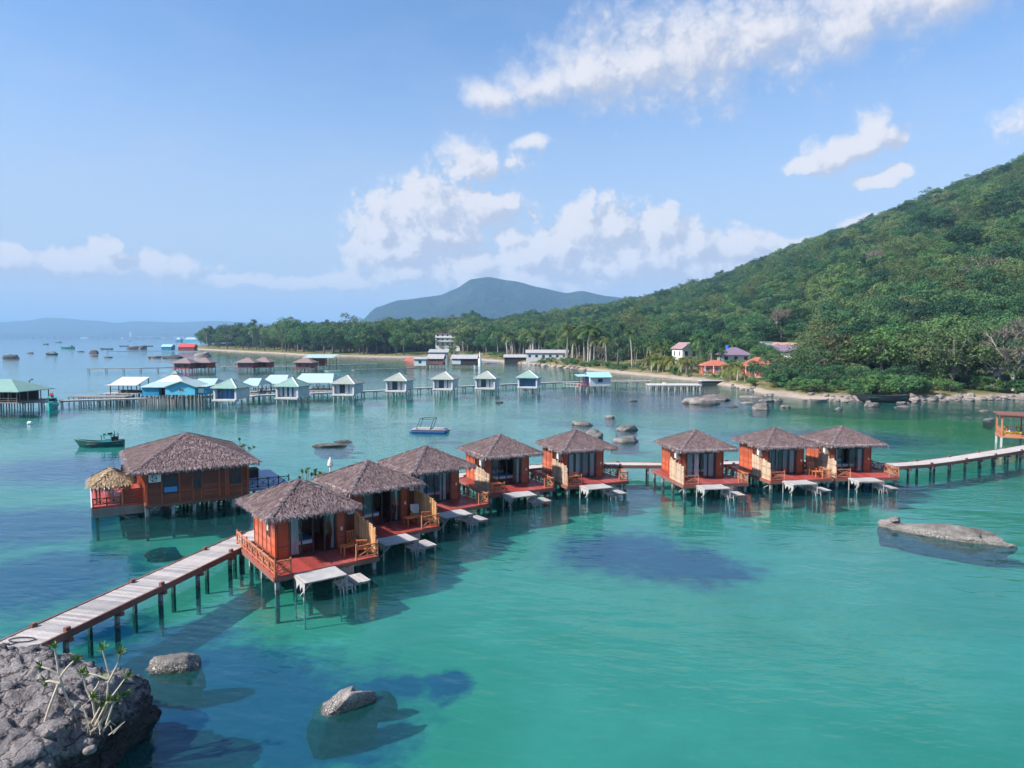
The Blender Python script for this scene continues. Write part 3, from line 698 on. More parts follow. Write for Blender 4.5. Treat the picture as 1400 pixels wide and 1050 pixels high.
def build_bungalow(i):
    hx, hy, ang = HUTS[i]; mir = i >= 2; sx = -1 if mir else 1
    t = thing('thatched_bungalow', LOOK[i], 'bungalow', (hx, hy, 0), R(ang), 'thatched bungalows on stilts')
    def X(a, b): return (a * sx, b * sx) if sx > 0 else (b * sx, a * sx)
    # deck: planks, frame, stilts
    fr_ = obj('deck_frame', shared('bunframe%d' % sx, lambda: (lambda mb: [mb.bx(*X(-2.82, 2.92), -4.34, -4.26, .72, .95), mb.bx(*X(-2.82, 2.92), 2.76, 2.84, .72, .95), mb.bx(*X(-2.84, -2.76), -4.26, 2.76, .72, .95), mb.bx(*X(2.86, 2.94), -4.26, 2.76, .72, .95)] and [mb.bx(*X(-2.7, 2.8), y, y + .12, .74, .955) for y in (-3, -1.6, 0, 1.4)] and mb)(MB()), 'fascia_wood'), parent=t)
    rnd = random.Random(i)
    for k in range(26):
        x = (-2.8 + .11 + k * .2185) * sx
        obj('plank', shared('deckplank', deckplank, 'deck_wood'), parent=fr_, loc=(x, 0, rnd.uniform(-.004, .004)))
    st = shared('stilt', lambda: box(-.095, .095, -.095, .095, -2.6, .74), 'stilt_concrete')
    for x in (-2.6, -.9, .95, 2.7):
        for y in (-4.05, -1.7, .5, 2.55): obj('stilt', st, parent=t, loc=(x * sx, y, 0))
    obj('brace', MB().beam((2.65 * sx, -2.9, .15), (2.65 * sx, -4.0, .72), .09, .09), 'old_wood', t)
    # timber walls
    y0, y1, zt = -1.62, 2.3, 3.46
    xl, xr = X(-1.85, 2.1)
    for side, xx, rz in (('l', xl, -math.pi / 2), ('r', xr, math.pi / 2)):
        wl = obj('side_wall', shared('sidewall', lambda: clapboard(-1.96, 1.96, 0, zt - ZD), 'wall_wood'), parent=t, loc=(xx, (y0 + y1) / 2, ZD), rot=rz)
        for q in range(6):
            obj('batten', shared('batten', lambda: box(-.03, .03, -.055, 0, 0, zt - ZD), 'wall_wood'), parent=wl, loc=(-1.92 + q * .768, 0, 0))
        obj('skirting', shared('skirt', lambda: box(-2, 2, -.08, .0, 0, .12), 'wall_wood_dark'), parent=wl)
        obj('inner_lining', shared('lining', lambda: box(-1.93, 1.93, .032, .05, 0, zt - ZD), 'interior'), parent=wl)
        if side == 'l' and not mir:
            wn = obj('window', box(-.17, .17, -.05, -.03, 1.1, 2.1), 'window_dark', wl, loc=(.77, 0, 0)); obj('window_frame', MB().bx(-.22, -.17, -.07, -.03, 1.05, 2.15).bx(.17, .22, -.07, -.03, 1.05, 2.15).bx(-.17, .17, -.07, -.03, 2.1, 2.15).bx(-.17, .17, -.07, -.03, 1.05, 1.1), 'wall_wood_dark', wn)
            obj('curtain', curtain_mesh(-.16, .05, -.055, 1.35, 2.1, 4), 'curtain', wn)
    bw = obj('back_wall', shared('backwall', lambda: clapboard(-2.0, 2.0, 0, zt - ZD), 'wall_wood'), parent=t, loc=((xl + xr) / 2, y1, ZD), rot=math.pi)
    obj('inner_lining', shared('lining2', lambda: box(-1.9, 1.9, .032, .05, 0, zt - ZD), 'interior'), parent=bw)
    # glazed front between two timber panels
    ox0, ox1 = X(-1.12, 1.5)
    for a, b in ((xl, ox0), (ox1, xr)):
        fp = obj('front_panel', MB().bx(a + .03, b, y0 - .02, y0 + .06, ZD, zt), 'wall_wood', t)
        obj('panel_trim', MB().bx(a + .03, a + .11, y0 - .045, y0 - .021, ZD, zt).bx(b - .07, b, y0 - .045, y0 - .021, ZD, zt).bx(a + .11, b - .07, y0 - .04, y0 - .021, 1.62, 1.68), 'wall_wood_dark', fp)
    obj('header', MB().bx(ox0, ox1, y0 - .01, y0 + .06, 3.12, zt), 'dark_frame', t)
    df_ = MB(); df_.bx(ox0, ox1, y0 - .03, y0 + .05, 3.05, 3.12).bx(ox0, ox1, y0 - .03, y0 + .05, ZD + .001, ZD + .05)
    for q in range(5):
        x = ox0 + (ox1 - ox0) * q / 4; x = min(max(x, ox0 + .035), ox1 - .035)
        df_.bx(x - .035, x + .035, y0 - .04, y0 + .05, ZD + .05, 3.05)
    dfo = obj('door_frame', df_, 'dark_frame', t)
    for q in range(4):
        if (i in (0, 1, 3) and q in (1, 2)) or (i in (5, 7) and q == 1): continue       # slid open
        a = ox0 + (ox1 - ox0) * q / 4 + .036; b = ox0 + (ox1 - ox0) * (q + 1) / 4 - .036
        obj('pane', MB().bx(a, b, y0 + .0, y0 + .012, ZD + .05, 3.05), 'glass', dfo)
    sc_ = (ox1 - ox0) / 2.62
    for q, (a, b, kd) in enumerate(CURT[i]):
        off = ox0 + 1.12
        obj('curtain', curtain_mesh(a + off, b + off, y0 + .16, ZD + .06, 3.04, i * 5 + q, kd == 2), 'curtain_dark' if kd == 1 else 'curtain', t)
    obj('ceiling', box(xl + .06, xr - .06, y0 + .07, y1 - .06, 3.40, 3.44), 'interior', t)
    lx = xr - .28 if True else 0
    obj('wall_lamp', MB().tube([(lx, y0 - .05, 2.18), (lx, y0 - .13, 2.18)], [.05, .05], 8).bx(lx - .05, lx + .05, y0 - .16, y0 - .06, 2.05, 2.24), 'white_plastic', t)
    # set-back screen of upright boards beside the front
    b0, b1 = X(2.12, 2.84)
    for q in range(5):
        a = b0 + (b1 - b0) * q / 5
        obj('screen_board', shared('scrboard', lambda: box(.006, .138, -.012, .012, 0, 2.3), 'wall_wood_dark'), parent=t, loc=(a, -1.28 + .01 * (q % 2), ZD))
    if mir: ac_unit(t, (xl - .2, -1.15, 3.0), -math.pi / 2); obj('air_conditioner', box(xl - .32, xl - .03, -1.62, -1.5, 2.6, 3.05), 'cloth_white', t)
    else: obj('bracket_lamp', MB().bx(2.34, 2.4, -1.5, -1.32, 2.9, 3.2).bx(2.52, 2.58, -1.5, -1.32, 2.9, 3.2).bx(2.3, 2.62, -1.55, -1.3, 2.84, 2.9), 'white_plastic', t)
    # privacy fence of upright pales
    xf = 2.85 * sx
    fmt = 'bamboo_wood' if mir else 'pale_wood'
    fe = obj('privacy_fence', MB().bx(xf - .02, xf + .02, -4.1, -1.2, 1.35, 1.42).bx(xf - .02, xf + .02, -4.1, -1.2, 2.05, 2.12), fmt, t)
    pm = shared('pale' + fmt, lambda: MB().tube([(0, 0, -.2), (0, 0, 1.0)], [.07, .066], 6), fmt)
    for q in range(21):
        y = -1.25 - q * .138; k = q / 20
        hh = (1.95 - .45 * k if not mir else 1.75 - .25 * k) * rnd.uniform(.94, 1.06)
        obj('pale', pm, parent=fe, loc=(xf - .06 * sx, y, ZD), scale=(.75, 1, hh), rot=(rnd.uniform(-.02, .02), rnd.uniform(-.02, .02), rnd.random()))
    # railings
    if not mir: railing(t, (-2.75, 2.7, ZD), (-2.75, -4.25, ZD), .74, True, seed=i)
    else: railing(t, (2.75, 1.6, ZD), (2.75, -4.25, ZD), .74, True, seed=i, mat='rail_wood')
    a, b = X(-2.75, -1.95); railing(t, (a, -4.25, ZD), (b, -4.25, ZD), .74, True, seed=i + 3, seg=.8)
    a, b = X(1.6, 2.85); railing(t, (a, -4.25, ZD), (b, -4.25, ZD), .74, True, seed=i + 5, seg=1.3)
    # upright boards closing the space under the deck behind the bathing platform
    for q in range(6): obj('skirt_board', shared('skboard', lambda: box(-.07, .07, -.015, .015, 0, .62), 'old_wood'), parent=t, loc=(.55 + q * .155, -4.38, .14 + .02 * (q % 3)))
    thatch_parts('bun', 5.12, 5.62, 3.58, 4.89, t, turn=math.pi * (i % 2))
    return t
def local(i, x, y, z):
    hx, hy, a = HUTS[i]; c, s_ = math.cos(R(a)), math.sin(R(a)); return (hx + c * x - s_ * y, hy + s_ * x + c * y, z)
def build_shelter(i):
    t = thing('sun_shelter', 'white cloth shelter on poles at the ' + WHICH[i], 'shelter', local(i, 0, 0, 0), R(HUTS[i][2]), 'white cloth shelters before the decks')
    rnd = random.Random(i * 3 + 1); mb = MB(); x0, x1, y0, y1 = -1.85, .32, -6.0, -4.42; nx, ny = 14, 10; dz = rnd.uniform(-.03, .03); dr = rnd.uniform(.38, .62)
    for q in range(nx + 5):
        for j in range(ny + 1):
            v = j / ny; y = y0 + (y1 - y0) * v
            if q < 5:
                k = (5 - q) / 5; ragged = dr * (0.75 + .35 * math.sin(j * 2.1 + i)) ; x = x0 - .03 * k + .03 * math.sin(j * 1.7); z = 1.0 - ragged * k * (1 if v < .85 else .3)
            else:
                u = (q - 5) / (nx - 1); x = x0 + (x1 - x0) * u; z = 1.0 - .09 * math.sin(u * math.pi) * math.sin(v * math.pi) + .02 * math.sin(u * 9 + i) * math.sin(v * 7)
            mb.v.append((x, y, z + dz))
    for q in range(nx + 4):
        for j in range(ny):
            a = q * (ny + 1) + j; mb.f.append((a, a + ny + 1, a + ny + 2, a + 1))
    obj('cloth', mb, 'cloth_white', t, smooth=True)
    obj('frame', MB().tube([(x0, y0, .95), (x1, y0, .95)], .035, 6).tube([(x0, y1, .95), (x1, y1, .95)], .035, 6).tube([(x0, y0, .95), (x0, y1, .95)], .035, 6).tube([(x1, y0, .95), (x1, y1, .95)], .035, 6), 'old_wood', t)
    for x, y in ((x0 + .05, y0 + .35), (x1, y0 + .02), (x0 + .05, y1), (x1, y1)):
        obj('pole', MB().tube([(x + rnd.uniform(-.08, .08), y + rnd.uniform(-.05, .05), -2.5), (x, y, .96)], [.055, .045], 7), 'grey_wood', t)
    obj('brace', MB().tube([(x0 - .1, y0 + .4, .25), (x0 + .3, y0 + .05, .9)], .04, 6), 'grey_wood', t)
    obj('brace', MB().tube([(x1 - .35, y0 + .3, .2), (x1 - .02, y0 + .05, .85)], .04, 6), 'grey_wood', t)
    return t
def build_platform(i):
    t = thing('bathing_platform', 'bathing platform with ladder at the ' + WHICH[i], 'platform', local(i, 0, 0, 0), R(HUTS[i][2]), 'bathing platforms with ladders')
    rnd = random.Random(i * 7 + 1)
    for q in range(11):
        x = .02 + q * .15; back = -4.55 if q > 4 else -4.8
        obj('plank', box(x, x + .14, -5.92 + rnd.uniform(-.03, .03), back, .30 + (.05 if q > 4 else 0), .34 + (.05 if q > 4 else 0)), 'grey_wood', t)
    obj('bearer', MB().bx(0, .78, -5.85, -5.77, .2, .3).bx(0, .78, -4.9, -4.82, .2, .3).bx(.8, 1.65, -5.85, -5.77, .24, .35).bx(.8, 1.65, -4.7, -4.62, .24, .35), 'old_wood', t)
    for x, y in ((.05, -5.8), (1.6, -5.8), (1.6, -4.66), (.05, -4.86), (.84, -5.8)):
        obj('leg', MB().tube([(x, y, -2.5), (x, y, .3)], [.05, .045], 7), 'grey_wood', t)
    ld = obj('ladder', MB().tube([(.12, -5.95, .42), (.10, -6.3, -.75)], .032, 6).tube([(.58, -5.95, .42), (.60, -6.3, -.75)], .032, 6), 'grey_wood', t)
    for q in range(4):
        k = .18 + q * .25; y = -5.95 - .35 * k; z = .42 - 1.17 * k
        obj('rung', MB().tube([(.12, y, z), (.58, y, z)], .024, 6), 'grey_wood', ld)
    return t
for i in range(8):
    build_bungalow(i); build_shelter(i); build_platform(i)

# beds seen through the open fronts
def bed(i, x, y, rz=0):
    t = thing('bed', 'low bed with blue cover inside the ' + WHICH[i], 'bed', local(i, x, y, ZD), R(HUTS[i][2]) + rz, 'beds inside the bungalows')
    obj('bed_base', shared('bedbase', lambda: box(-.8, .8, -1.0, 1.0, .001, .3), 'wall_wood_dark'), parent=t)
    obj('mattress', shared('bedmat', lambda: box(-.78, .78, -.98, .98, .301, .5), 'bed_white'), parent=t)
    obj('blanket', shared('bedbl', lambda: box(-.8, .8, -1.0, .35, .502, .56), 'bed_blue'), parent=t)
    for s_ in (-1, 1): obj('pillow', shared('bedpil', lambda: MB().tube([(-.3, 0, 0), (-.25, 0, 0), (.25, 0, 0), (.3, 0, 0)], [.04, .12, .12, .04], 8), 'bed_white'), parent=t, loc=(.38 * s_, .72, .6))
    obj('headboard', shared('bedhead', lambda: box(-.85, .85, 1.0, 1.06, .002, .95), 'wall_wood_dark'), parent=t)
for i, x in ((0, -.2), (1, -.3), (2, .1), (7, .1), (3, .1), (5, .05)): bed(i, x, .35)

# tables and chairs on the decks
def deck_table(i, x, y):
    t = thing('deck_table', 'orange table on deck of the ' + WHICH[i], 'table', local(i, x, y, ZD + .003), R(HUTS[i][2]), 'deck tables')
    obj('table_top', shared('dtop', lambda: MB().bx(-.42, .42, -.3, -.105, .46, .5).bx(-.42, .42, -.095, .095, .46, .5).bx(-.42, .42, .105, .3, .46, .5), 'orange_wood'), parent=t)
    for a in (-.36, .36):
        for b in (-.24, .24): obj('leg', shared('dleg', lambda: box(-.03, .03, -.03, .03, 0, .458), 'orange_wood'), parent=t, loc=(a, b, 0))
def deck_chair(i, x, y, rz, white=False, look='wooden armchair'):
    t = thing('deck_chair', ('white-backed lounge chair' if white else look) + ' on the deck of the ' + WHICH[i], 'chair', local(i, x, y, ZD + .003), R(HUTS[i][2]) + rz, 'deck chairs')
    mt = 'white_paint' if white else 'orange_wood'
    obj('seat', shared('cseat' + mt, lambda: MB().bx(-.3, .3, -.3, -.11, .36, .4).bx(-.3, .3, -.1, .09, .36, .4).bx(-.3, .3, .1, .29, .36, .4), 'orange_wood'), parent=t)
    b = MB()
    if white: b.beam((0, .3, .42), (0, .52, 1.0), .58, .05)
    else:
        for q in range(4): b.beam((-.24 + q * .16, .3, .4), (-.24 + q * .16, .48, .95), .07, .025)
        b.beam((-.3, .48, .95), (.3, .48, .95), .05, .06)
    obj('backrest', b, mt, t)
    for s_ in (-.29, .29):
        obj('armrest', shared('carm', lambda: box(-.035, .035, -.32, .38, .58, .62), 'orange_wood'), parent=t, loc=(s_, 0, 0))
        for y_ in (-.27, .27): obj('leg', shared('cleg', lambda: box(-.025, .025, -.025, .025, 0, .578), 'orange_wood'), parent=t, loc=(s_, y_, 0))
for i, x, y in ((0, 1.75, -2.9), (1, 1.6, -2.9), (4, -1.6, -2.7), (3, -1.7, -2.8), (6, 2.1, -3.4)): deck_table(i, x, y)
deck_chair(0, 2.35, -2.3, 0); deck_chair(0, 2.3, -3.5, R(150), look='armchair by the front rail'); deck_chair(1, 2.3, -2.3, R(-20), True); deck_chair(1, 2.25, -3.5, R(160)); deck_chair(6, 2.2, -2.4, R(-20)); deck_chair(4, -2.2, -3.4, R(180))

# ------------------------------------------------------------ boardwalks
def boardwalk(name, label, pts, width, z, planks=False, bays=2.7, postmat='stilt_concrete', edge='fascia_wood', deckmat='grey_wood', stub=True, rail=False, pw=0.19, sub=1):
    pts = [Vector((p[0], p[1], 0)) for p in pts]
    # smooth polyline
    for _ in range(sub):
        q = [pts[0]]
        for a, b in zip(pts, pts[1:]): q += [a.lerp(b, .25), a.lerp(b, .75)]
        pts = q + [pts[-1]]
    t = thing(name, label, 'boardwalk', (pts[0].x, pts[0].y, 0)); O = pts[0]
    cum = [0]
    for a, b in zip(pts, pts[1:]): cum.append(cum[-1] + (b - a).length)
    def at(s):
        s = min(max(s, 0), cum[-1] - 1e-4)
        for k in range(len(pts) - 1):
            if s <= cum[k + 1]: 
                d = (pts[k + 1] - pts[k]).normalized(); return pts[k] + d * (s - cum[k]) - O, d
    L = cum[-1]; rnd = random.Random(len(label)); sm = MB()
    n = int(L / pw); pm = MB().bx(-pw * .47, pw * .47, -width / 2, width / 2, -.05, 0).mesh('plank', deckmat) if planks else None
    for q in range(n):
        p, d = at((q + .5) * pw); ang = math.atan2(d.y, d.x); dz = rnd.uniform(-.006, .006)
        if planks: obj('plank', pm, parent=t, loc=(p.x, p.y, z + dz), rot=ang + rnd.uniform(-.012, .012))
        else: sm.beam(p + Vector((-d.y, d.x, 0)) * width / 2 + Vector((0, 0, z - .025 + dz)), p + Vector((d.y, -d.x, 0)) * width / 2 + Vector((0, 0, z - .025 + dz)), pw * .94, .05)
    if not planks: obj('planks', sm, deckmat, t, kind='stuff')
    for s_ in (-1, 1):
        eb = MB(); m_ = max(2, int(L / 2.7))
        for q in range(m_):
            p, d = at(L * q / m_); p2, d2 = at(L * (q + 1) / m_); sd = Vector((-d.y, d.x, 0)) * s_ * (width / 2 + .05); sd2 = Vector((-d2.y, d2.x, 0)) * s_ * (width / 2 + .05)
            eb.beam(p + sd + Vector((0, 0, z - .12 + rnd.uniform(-.01, .01))), p2 + sd2 + Vector((0, 0, z - .12)), .09, .3)
        obj('edge_beam', eb, edge, t)
    pmesh = box(-.08, .08, -.08, .08, -2.6, z - .2).mesh('pile', postmat)
    cmesh = box(-.09, .09, -width / 2 - .2, width / 2 + .2, z - .42, z - .26).mesh('cross_beam', edge)
    smesh = box(-.12, .12, -.07, .07, 0, .16).mesh('edge_stub', 'fascia_wood')
    nb = int(L / bays)
    for q in range(nb + 1):
        p, d = at(min(L - .3, .3 + q * bays)); ang = math.atan2(d.y, d.x); nd = Vector((-d.y, d.x, 0))
        obj('cross_beam', cmesh, parent=t, loc=p, rot=ang)
        for s_ in (-1, 1):
            obj('pile', pmesh, parent=t, loc=p + nd * s_ * (width / 2 - .12), rot=ang)
            if stub and q % 2 == 0: obj('edge_stub', smesh, parent=t, loc=p + nd * s_ * (width / 2 - .03) + Vector((0, 0, z)), rot=ang)
    return t
bw_l = boardwalk('boardwalk', 'weathered grey plank boardwalk with rusty red edges leading from the rocks at left', [(-21.6, 17.2), (-15.9, 41.3)], 1.75, 1.0, True, sub=0)
boardwalk('rear_boardwalk', 'plank boardwalk running behind the row of bungalows and across the gap', [(-15.9, 41.35), local(0, -1.2, 4.3, 0)[:2], local(1, -.5, 4.4, 0)[:2], local(2, 0, 4.4, 0)[:2], local(3, 0, 4.5, 0)[:2], local(4, .5, 4.6, 0)[:2], (11.5, 65.6), local(5, 0, 4.6, 0)[:2], local(6, 0, 4.2, 0)[:2], local(7, 0, 3.6, 0)[:2], (34.0, 64.6)], 1.6, 1.0)
boardwalk('curved_boardwalk', 'curving plank boardwalk leading off to the right shore', [(34.0, 64.6), (38.5, 65.6), (43.5, 68.1), (50, 71.8), (56, 75.4), (70, 84), (88, 98)], 1.7, 1.0)
# coil of rope on the near planks
rp = MB(); pr = (-19.373, 26.563, 1.02)
rp.tube([(pr[0] - .9 + .03 * q, pr[1] - .25 + .013 * q * (1 if q < 20 else .4), 1.035 + .01 * math.sin(q)) for q in range(24)] + [(pr[0] - .05 + .5 * math.sin(a * .35), pr[1] + .1 + .22 * (1 - math.cos(a * .35)), 1.04) for a in range(0, 19)], .022, 6)
tag(obj('rope', rp, 'black_rope'), 'loop of black rope lying on the near boardwalk planks', 'rope')

# ------------------------------------------------------------ the large villa at left
def window(parent, x0, x1, y, z0, z1, nx=2, nz=2, frame='dark_frame', glass='window_dark', rz=0, depth=.05):
    """window on a wall facing -y: dark pane, frame with glazing bars"""
    wn = obj('window', MB().bx(x0, x1, y - .012, y - .004, z0, z1), glass, parent)
    f = MB(); b = .05
    f.bx(x0 - b, x0, y - depth, y, z0 - b, z1 + b).bx(x1, x1 + b, y - depth, y, z0 - b, z1 + b).bx(x0, x1, y - depth, y, z1, z1 + b).bx(x0, x1, y - depth, y, z0 - b, z0)
    for q in range(1, nx): x = x0 + (x1 - x0) * q / nx; f.bx(x - .018, x + .018, y - .03, y - .013, z0, z1)
    for q in range(1, nz): z = z0 + (z1 - z0) * q / nz; f.bx(x0, x1, y - .033, y - .0135, z - .018, z + .018)
    obj('window_frame', f, frame, wn)
    return wn
VX, VY, VA = -25.7, 54.7, 31.5
vl = thing('thatched_villa', 'large dark red timber villa under a broad grey thatched hip roof at far left', 'villa', (VX, VY, 0), R(VA))
VZ = 1.12
def vloc(x, y, z): c, s_ = math.cos(R(VA)), math.sin(R(VA)); return (VX + c * x - s_ * y, VY + s_ * x + c * y, z)
obj('floor', MB().bx(-3.4, 3.7, -5.1, 4.9, .92, VZ), 'fascia_wood', vl)
fw = obj('front_wall', clapboard(-3.3, 3.6, 0, 2.5), 'wall_wood_dark', vl, loc=(0, -5.0, VZ))
for x in (-3.24, -2.3, -1.15, -.25, .3, 1.55, 2.0, 2.15, 3.1, 3.54): obj('batten', shared('vbat', lambda: box(-.05, .05, -.07, 0, 0, 2.5), 'wall_wood'), parent=fw, loc=(x, 0, 0))
for x0, x1, z in ((-1.1, -.3, .75), (.4, 1.5, 1.0), (.4, 1.5, .62), (.4, 1.5, .3), (2.2, 3.05, .8), (2.2, 3.05, .3)): obj('rail_trim', box(x0, x1, -.06, -.029, z, z + .07), 'wall_wood', fw)
wb = window(fw, -2.2, -1.25, -.03, .75, 1.9, 1, 1); obj('blind', box(-2.15, -1.3, -.05, -.045, .78, 1.15), 'bed_blue', wb)
window(fw, -.2, .26, -.03, .9, 2.1, 1, 2); window(fw, 2.25, 3.05, -.03, .95, 2.35, 4, 4)
for q in range(34): obj('skirt_board', shared('vskirt', lambda: box(-.095, .095, -.02, .0, -.28, .0), 'wall_wood_dark'), parent=fw, loc=(-3.3 + .1 + q * .203, -.06, .03 + .05 * ((q * 7) % 3 - 1)))
for nm, x, rz in (('left_wall', -3.3, -math.pi / 2), ('right_wall', 3.6, math.pi / 2)):
    lw = obj('side_wall', clapboard(-4.9, 4.9, 0, 2.5), 'wall_wood', vl, loc=(x, -.1, VZ), rot=rz)
    for q in range(9): obj('batten', shared('vbat', lambda: 0, 'wall_wood'), parent=lw, loc=(-4.8 + q * 1.2, 0, 0))
obj('back_wall', clapboard(-3.4, 3.5, 0, 2.5), 'wall_wood', vl, loc=(.1, 4.8, VZ), rot=math.pi)
thatch_parts('villaroof', 8.5, 11.6, 3.62, 5.45, vl, step=.16, wd=.12, ln=.45)
ac_unit(vl, (-2.75, -5.3, 3.05), 0)
# seaward terrace on the left with a board fence and rail
obj('terrace', MB().bx(-6.6, -3.4, -3.7, 6.0, .95, VZ - .01), 'deck_wood', vl)
for q in range(16): obj('skirt_board', shared('tskirt', lambda: box(-.095, .095, -.03, 0, -.62, .0), 'old_wood'), parent=vl, loc=(-6.5 + q * .205, -3.72, .96))
obj('side_beam', MB().bx(-6.68, -6.6, -3.7, 6.0, .45, 1.1), 'pale_wall', vl)
tf = obj('board_fence', MB().bx(-4.75, -3.35, -3.72, -3.66, 1.15, 1.2), 'wall_wood_dark', vl)
for q in range(6): obj('fence_board', shared('vfb', lambda: box(-.7, .7, -.03, .0, 0, .15), 'wall_wood_dark'), parent=tf, loc=(-4.05, -3.73, 1.2 + q * .165))
for x in (-4.72, -3.38): obj('post', box(x - .05, x + .05, -3.8, -3.68, 1.0, 2.25), 'rail_wood', tf)
railing(vl, (-6.55, -3.65, VZ), (-4.85, -3.65, VZ), .55, True, 'wall_wood_dark', 4)
# blue-grey slab terrace on the right
obj('slab', MB().bx(3.72, 7.2, -3.4, 4.4, .95, VZ - .004), 'blue_slab', vl)
railing(vl, (3.8, -3.35, VZ), (7.0, -3.35, VZ), .75, True, 'dark_frame', 6, seg=.9)
obj('water_tank', MB().bx(3.75, 5.6, 1.2, 2.4, VZ, 1.75).bx(3.72, 5.64, 1.16, 2.44, 1.75, 1.82), 'dark_thing', vl)
for x in (-6.3, -4.7, -3.3, -1.6, -.2, 1.2, 2.5, 3.6, 5.3, 6.9):
    for y in (-4.9, -3.0, -.6, 1.8, 4.4):
        if x < -3.4 and y < -4: continue
        if x > 3.7 and y < -3.2: continue
        obj('stilt', shared('vstilt', lambda: box(-.1, .1, -.1, .1, -2.6, .93), 'stilt_concrete'), parent=vl, loc=(x, y, 0))
obj('brace', MB().beam((-5.9, -3.4, .9), (-4.2, -3.4, -.1), .1, .12), 'old_wood', vl)
obj('side_screen', MB().bx(-4.5, -3.4, 4.0, 4.06, VZ, 2.7), 'dark_thing', vl)
# straw kiosk on the terrace
kk = thing('straw_kiosk', 'small kiosk with a yellow straw roof on posts, left end of the villa terrace', 'kiosk', vloc(-5.35, -1.2, VZ), R(VA))
thatch_parts('kiosk', 2.5, 4.0, 1.35, 2.2, kk, 'straw', 'straw', step=.13, wd=.16, ln=.5, ridge=.8, fringe=.42)
for x in (-.95, .95):
    for y in (-1.6, 1.6): obj('post', shared('kpost', lambda: box(-.06, .06, -.06, .06, 0, 1.5), 'rail_wood'), parent=kk, loc=(x, y, 0))
    obj('post', shared('kpost', lambda: 0, 'rail_wood'), parent=kk, loc=(x + .2, -1.5, 0))
for q, (x, y) in enumerate(((-5.6, 1.0), (-4.6, 1.9))):
    ln = thing('terrace_lounger', ('white lounger under the straw kiosk roof', 'white lounger beside the villa wall on the terrace')[q], 'lounger', vloc(x, y, VZ), R(VA + 10), 'white terrace loungers')
    obj('seat', shared('lseat', lambda: box(-.3, .3, -.9, .35, .28, .36), 'white_paint'), parent=ln); obj('backrest', shared('lback', lambda: MB().beam((0, .36, .33), (0, .85, .75), .58, .07), 'white_paint'), parent=ln)
    for a in (-.25, .25):
        for b in (-.8, .3): obj('leg', shared('lleg', lambda: box(-.025, .025, -.025, .025, 0, .28), 'white_paint'), parent=ln, loc=(a, b, 0))

# ------------------------------------------------------------ rocks
def rock_mesh(seed, sub=4, rough=.35, flat=1.0, sharp=.5):
    import bmesh
    bm = bmesh.new(); bmesh.ops.create_icosphere(bm, subdivisions=sub, radius=1)
    rnd = random.Random(seed); cuts = [(Vector((rnd.gauss(0, 1), rnd.gauss(0, 1), rnd.gauss(0, .8))).normalized(), rnd.uniform(.62, .9)) for _ in range(7)]
    off = Vector((seed * 3.7, seed * 1.3, seed * .7))
    for v in bm.verts:
        p = v.co.copy(); p *= 1 + rough * noise.fractal(p * 1.1 + off, 1.0, 2.0, 3)
        for n_, d in cuts:
            k = p.dot(n_) - d
            if k > 0: p -= n_ * k * sharp * 1.6 if sharp * 1.6 < 1 else n_ * k
        p += v.co.normalized() * .045 * noise.fractal(p * 4 + off, .9, 2.0, 4)
        p.z *= flat; v.co = p
    mb = MB(); bm.verts.index_update(); mb.v = [tuple(v.co) for v in bm.verts]; mb.f = [tuple(v.index for v in f.verts) for f in bm.faces]; bm.free()
    return mb
def rock(name, label, loc, size, rz=0, seed=1, mat='rock', sub=4, group=None, rough=.35, cat='rock', deep=True):
    sz = size[2] if isinstance(size, tuple) else size
    root = (-1.75 - loc[2]) / sz                      # depth of the sea floor in the rock's own units
    deep = deep and loc[1] < 120 and loc[2] < .3
    key = 'rock%d_%d_%s' % (seed, sub, mat) + ('_%.2f' % root if deep else '')
    def gen():
        mb = rock_mesh(seed, sub, rough)
        if deep:                                      # the foot spreads and runs down to the sea floor
            lo = min(v[2] for v in mb.v); nv = []
            for x, y, z in mb.v:
                if z < -.05:
                    k = min(1, (-.05 - z) / (-.05 - lo)); z = -.05 + (root + .05) * k; r_ = math.hypot(x, y) + 1e-6; f = max(1, (1.0 + .15 * k) / max(r_, .55)) if k > .25 else 1 + (max(1, 1.0 / max(r_, .55)) - 1) * k * 4
                    f = min(f, 1.2); x *= f; y *= f
                nv.append((x, y, z))
            mb.v = nv
        return mb
    me = shared(key, gen, mat, True)
    return tag(obj(name, me, loc=loc, rot=rz, scale=size), label, cat, group)
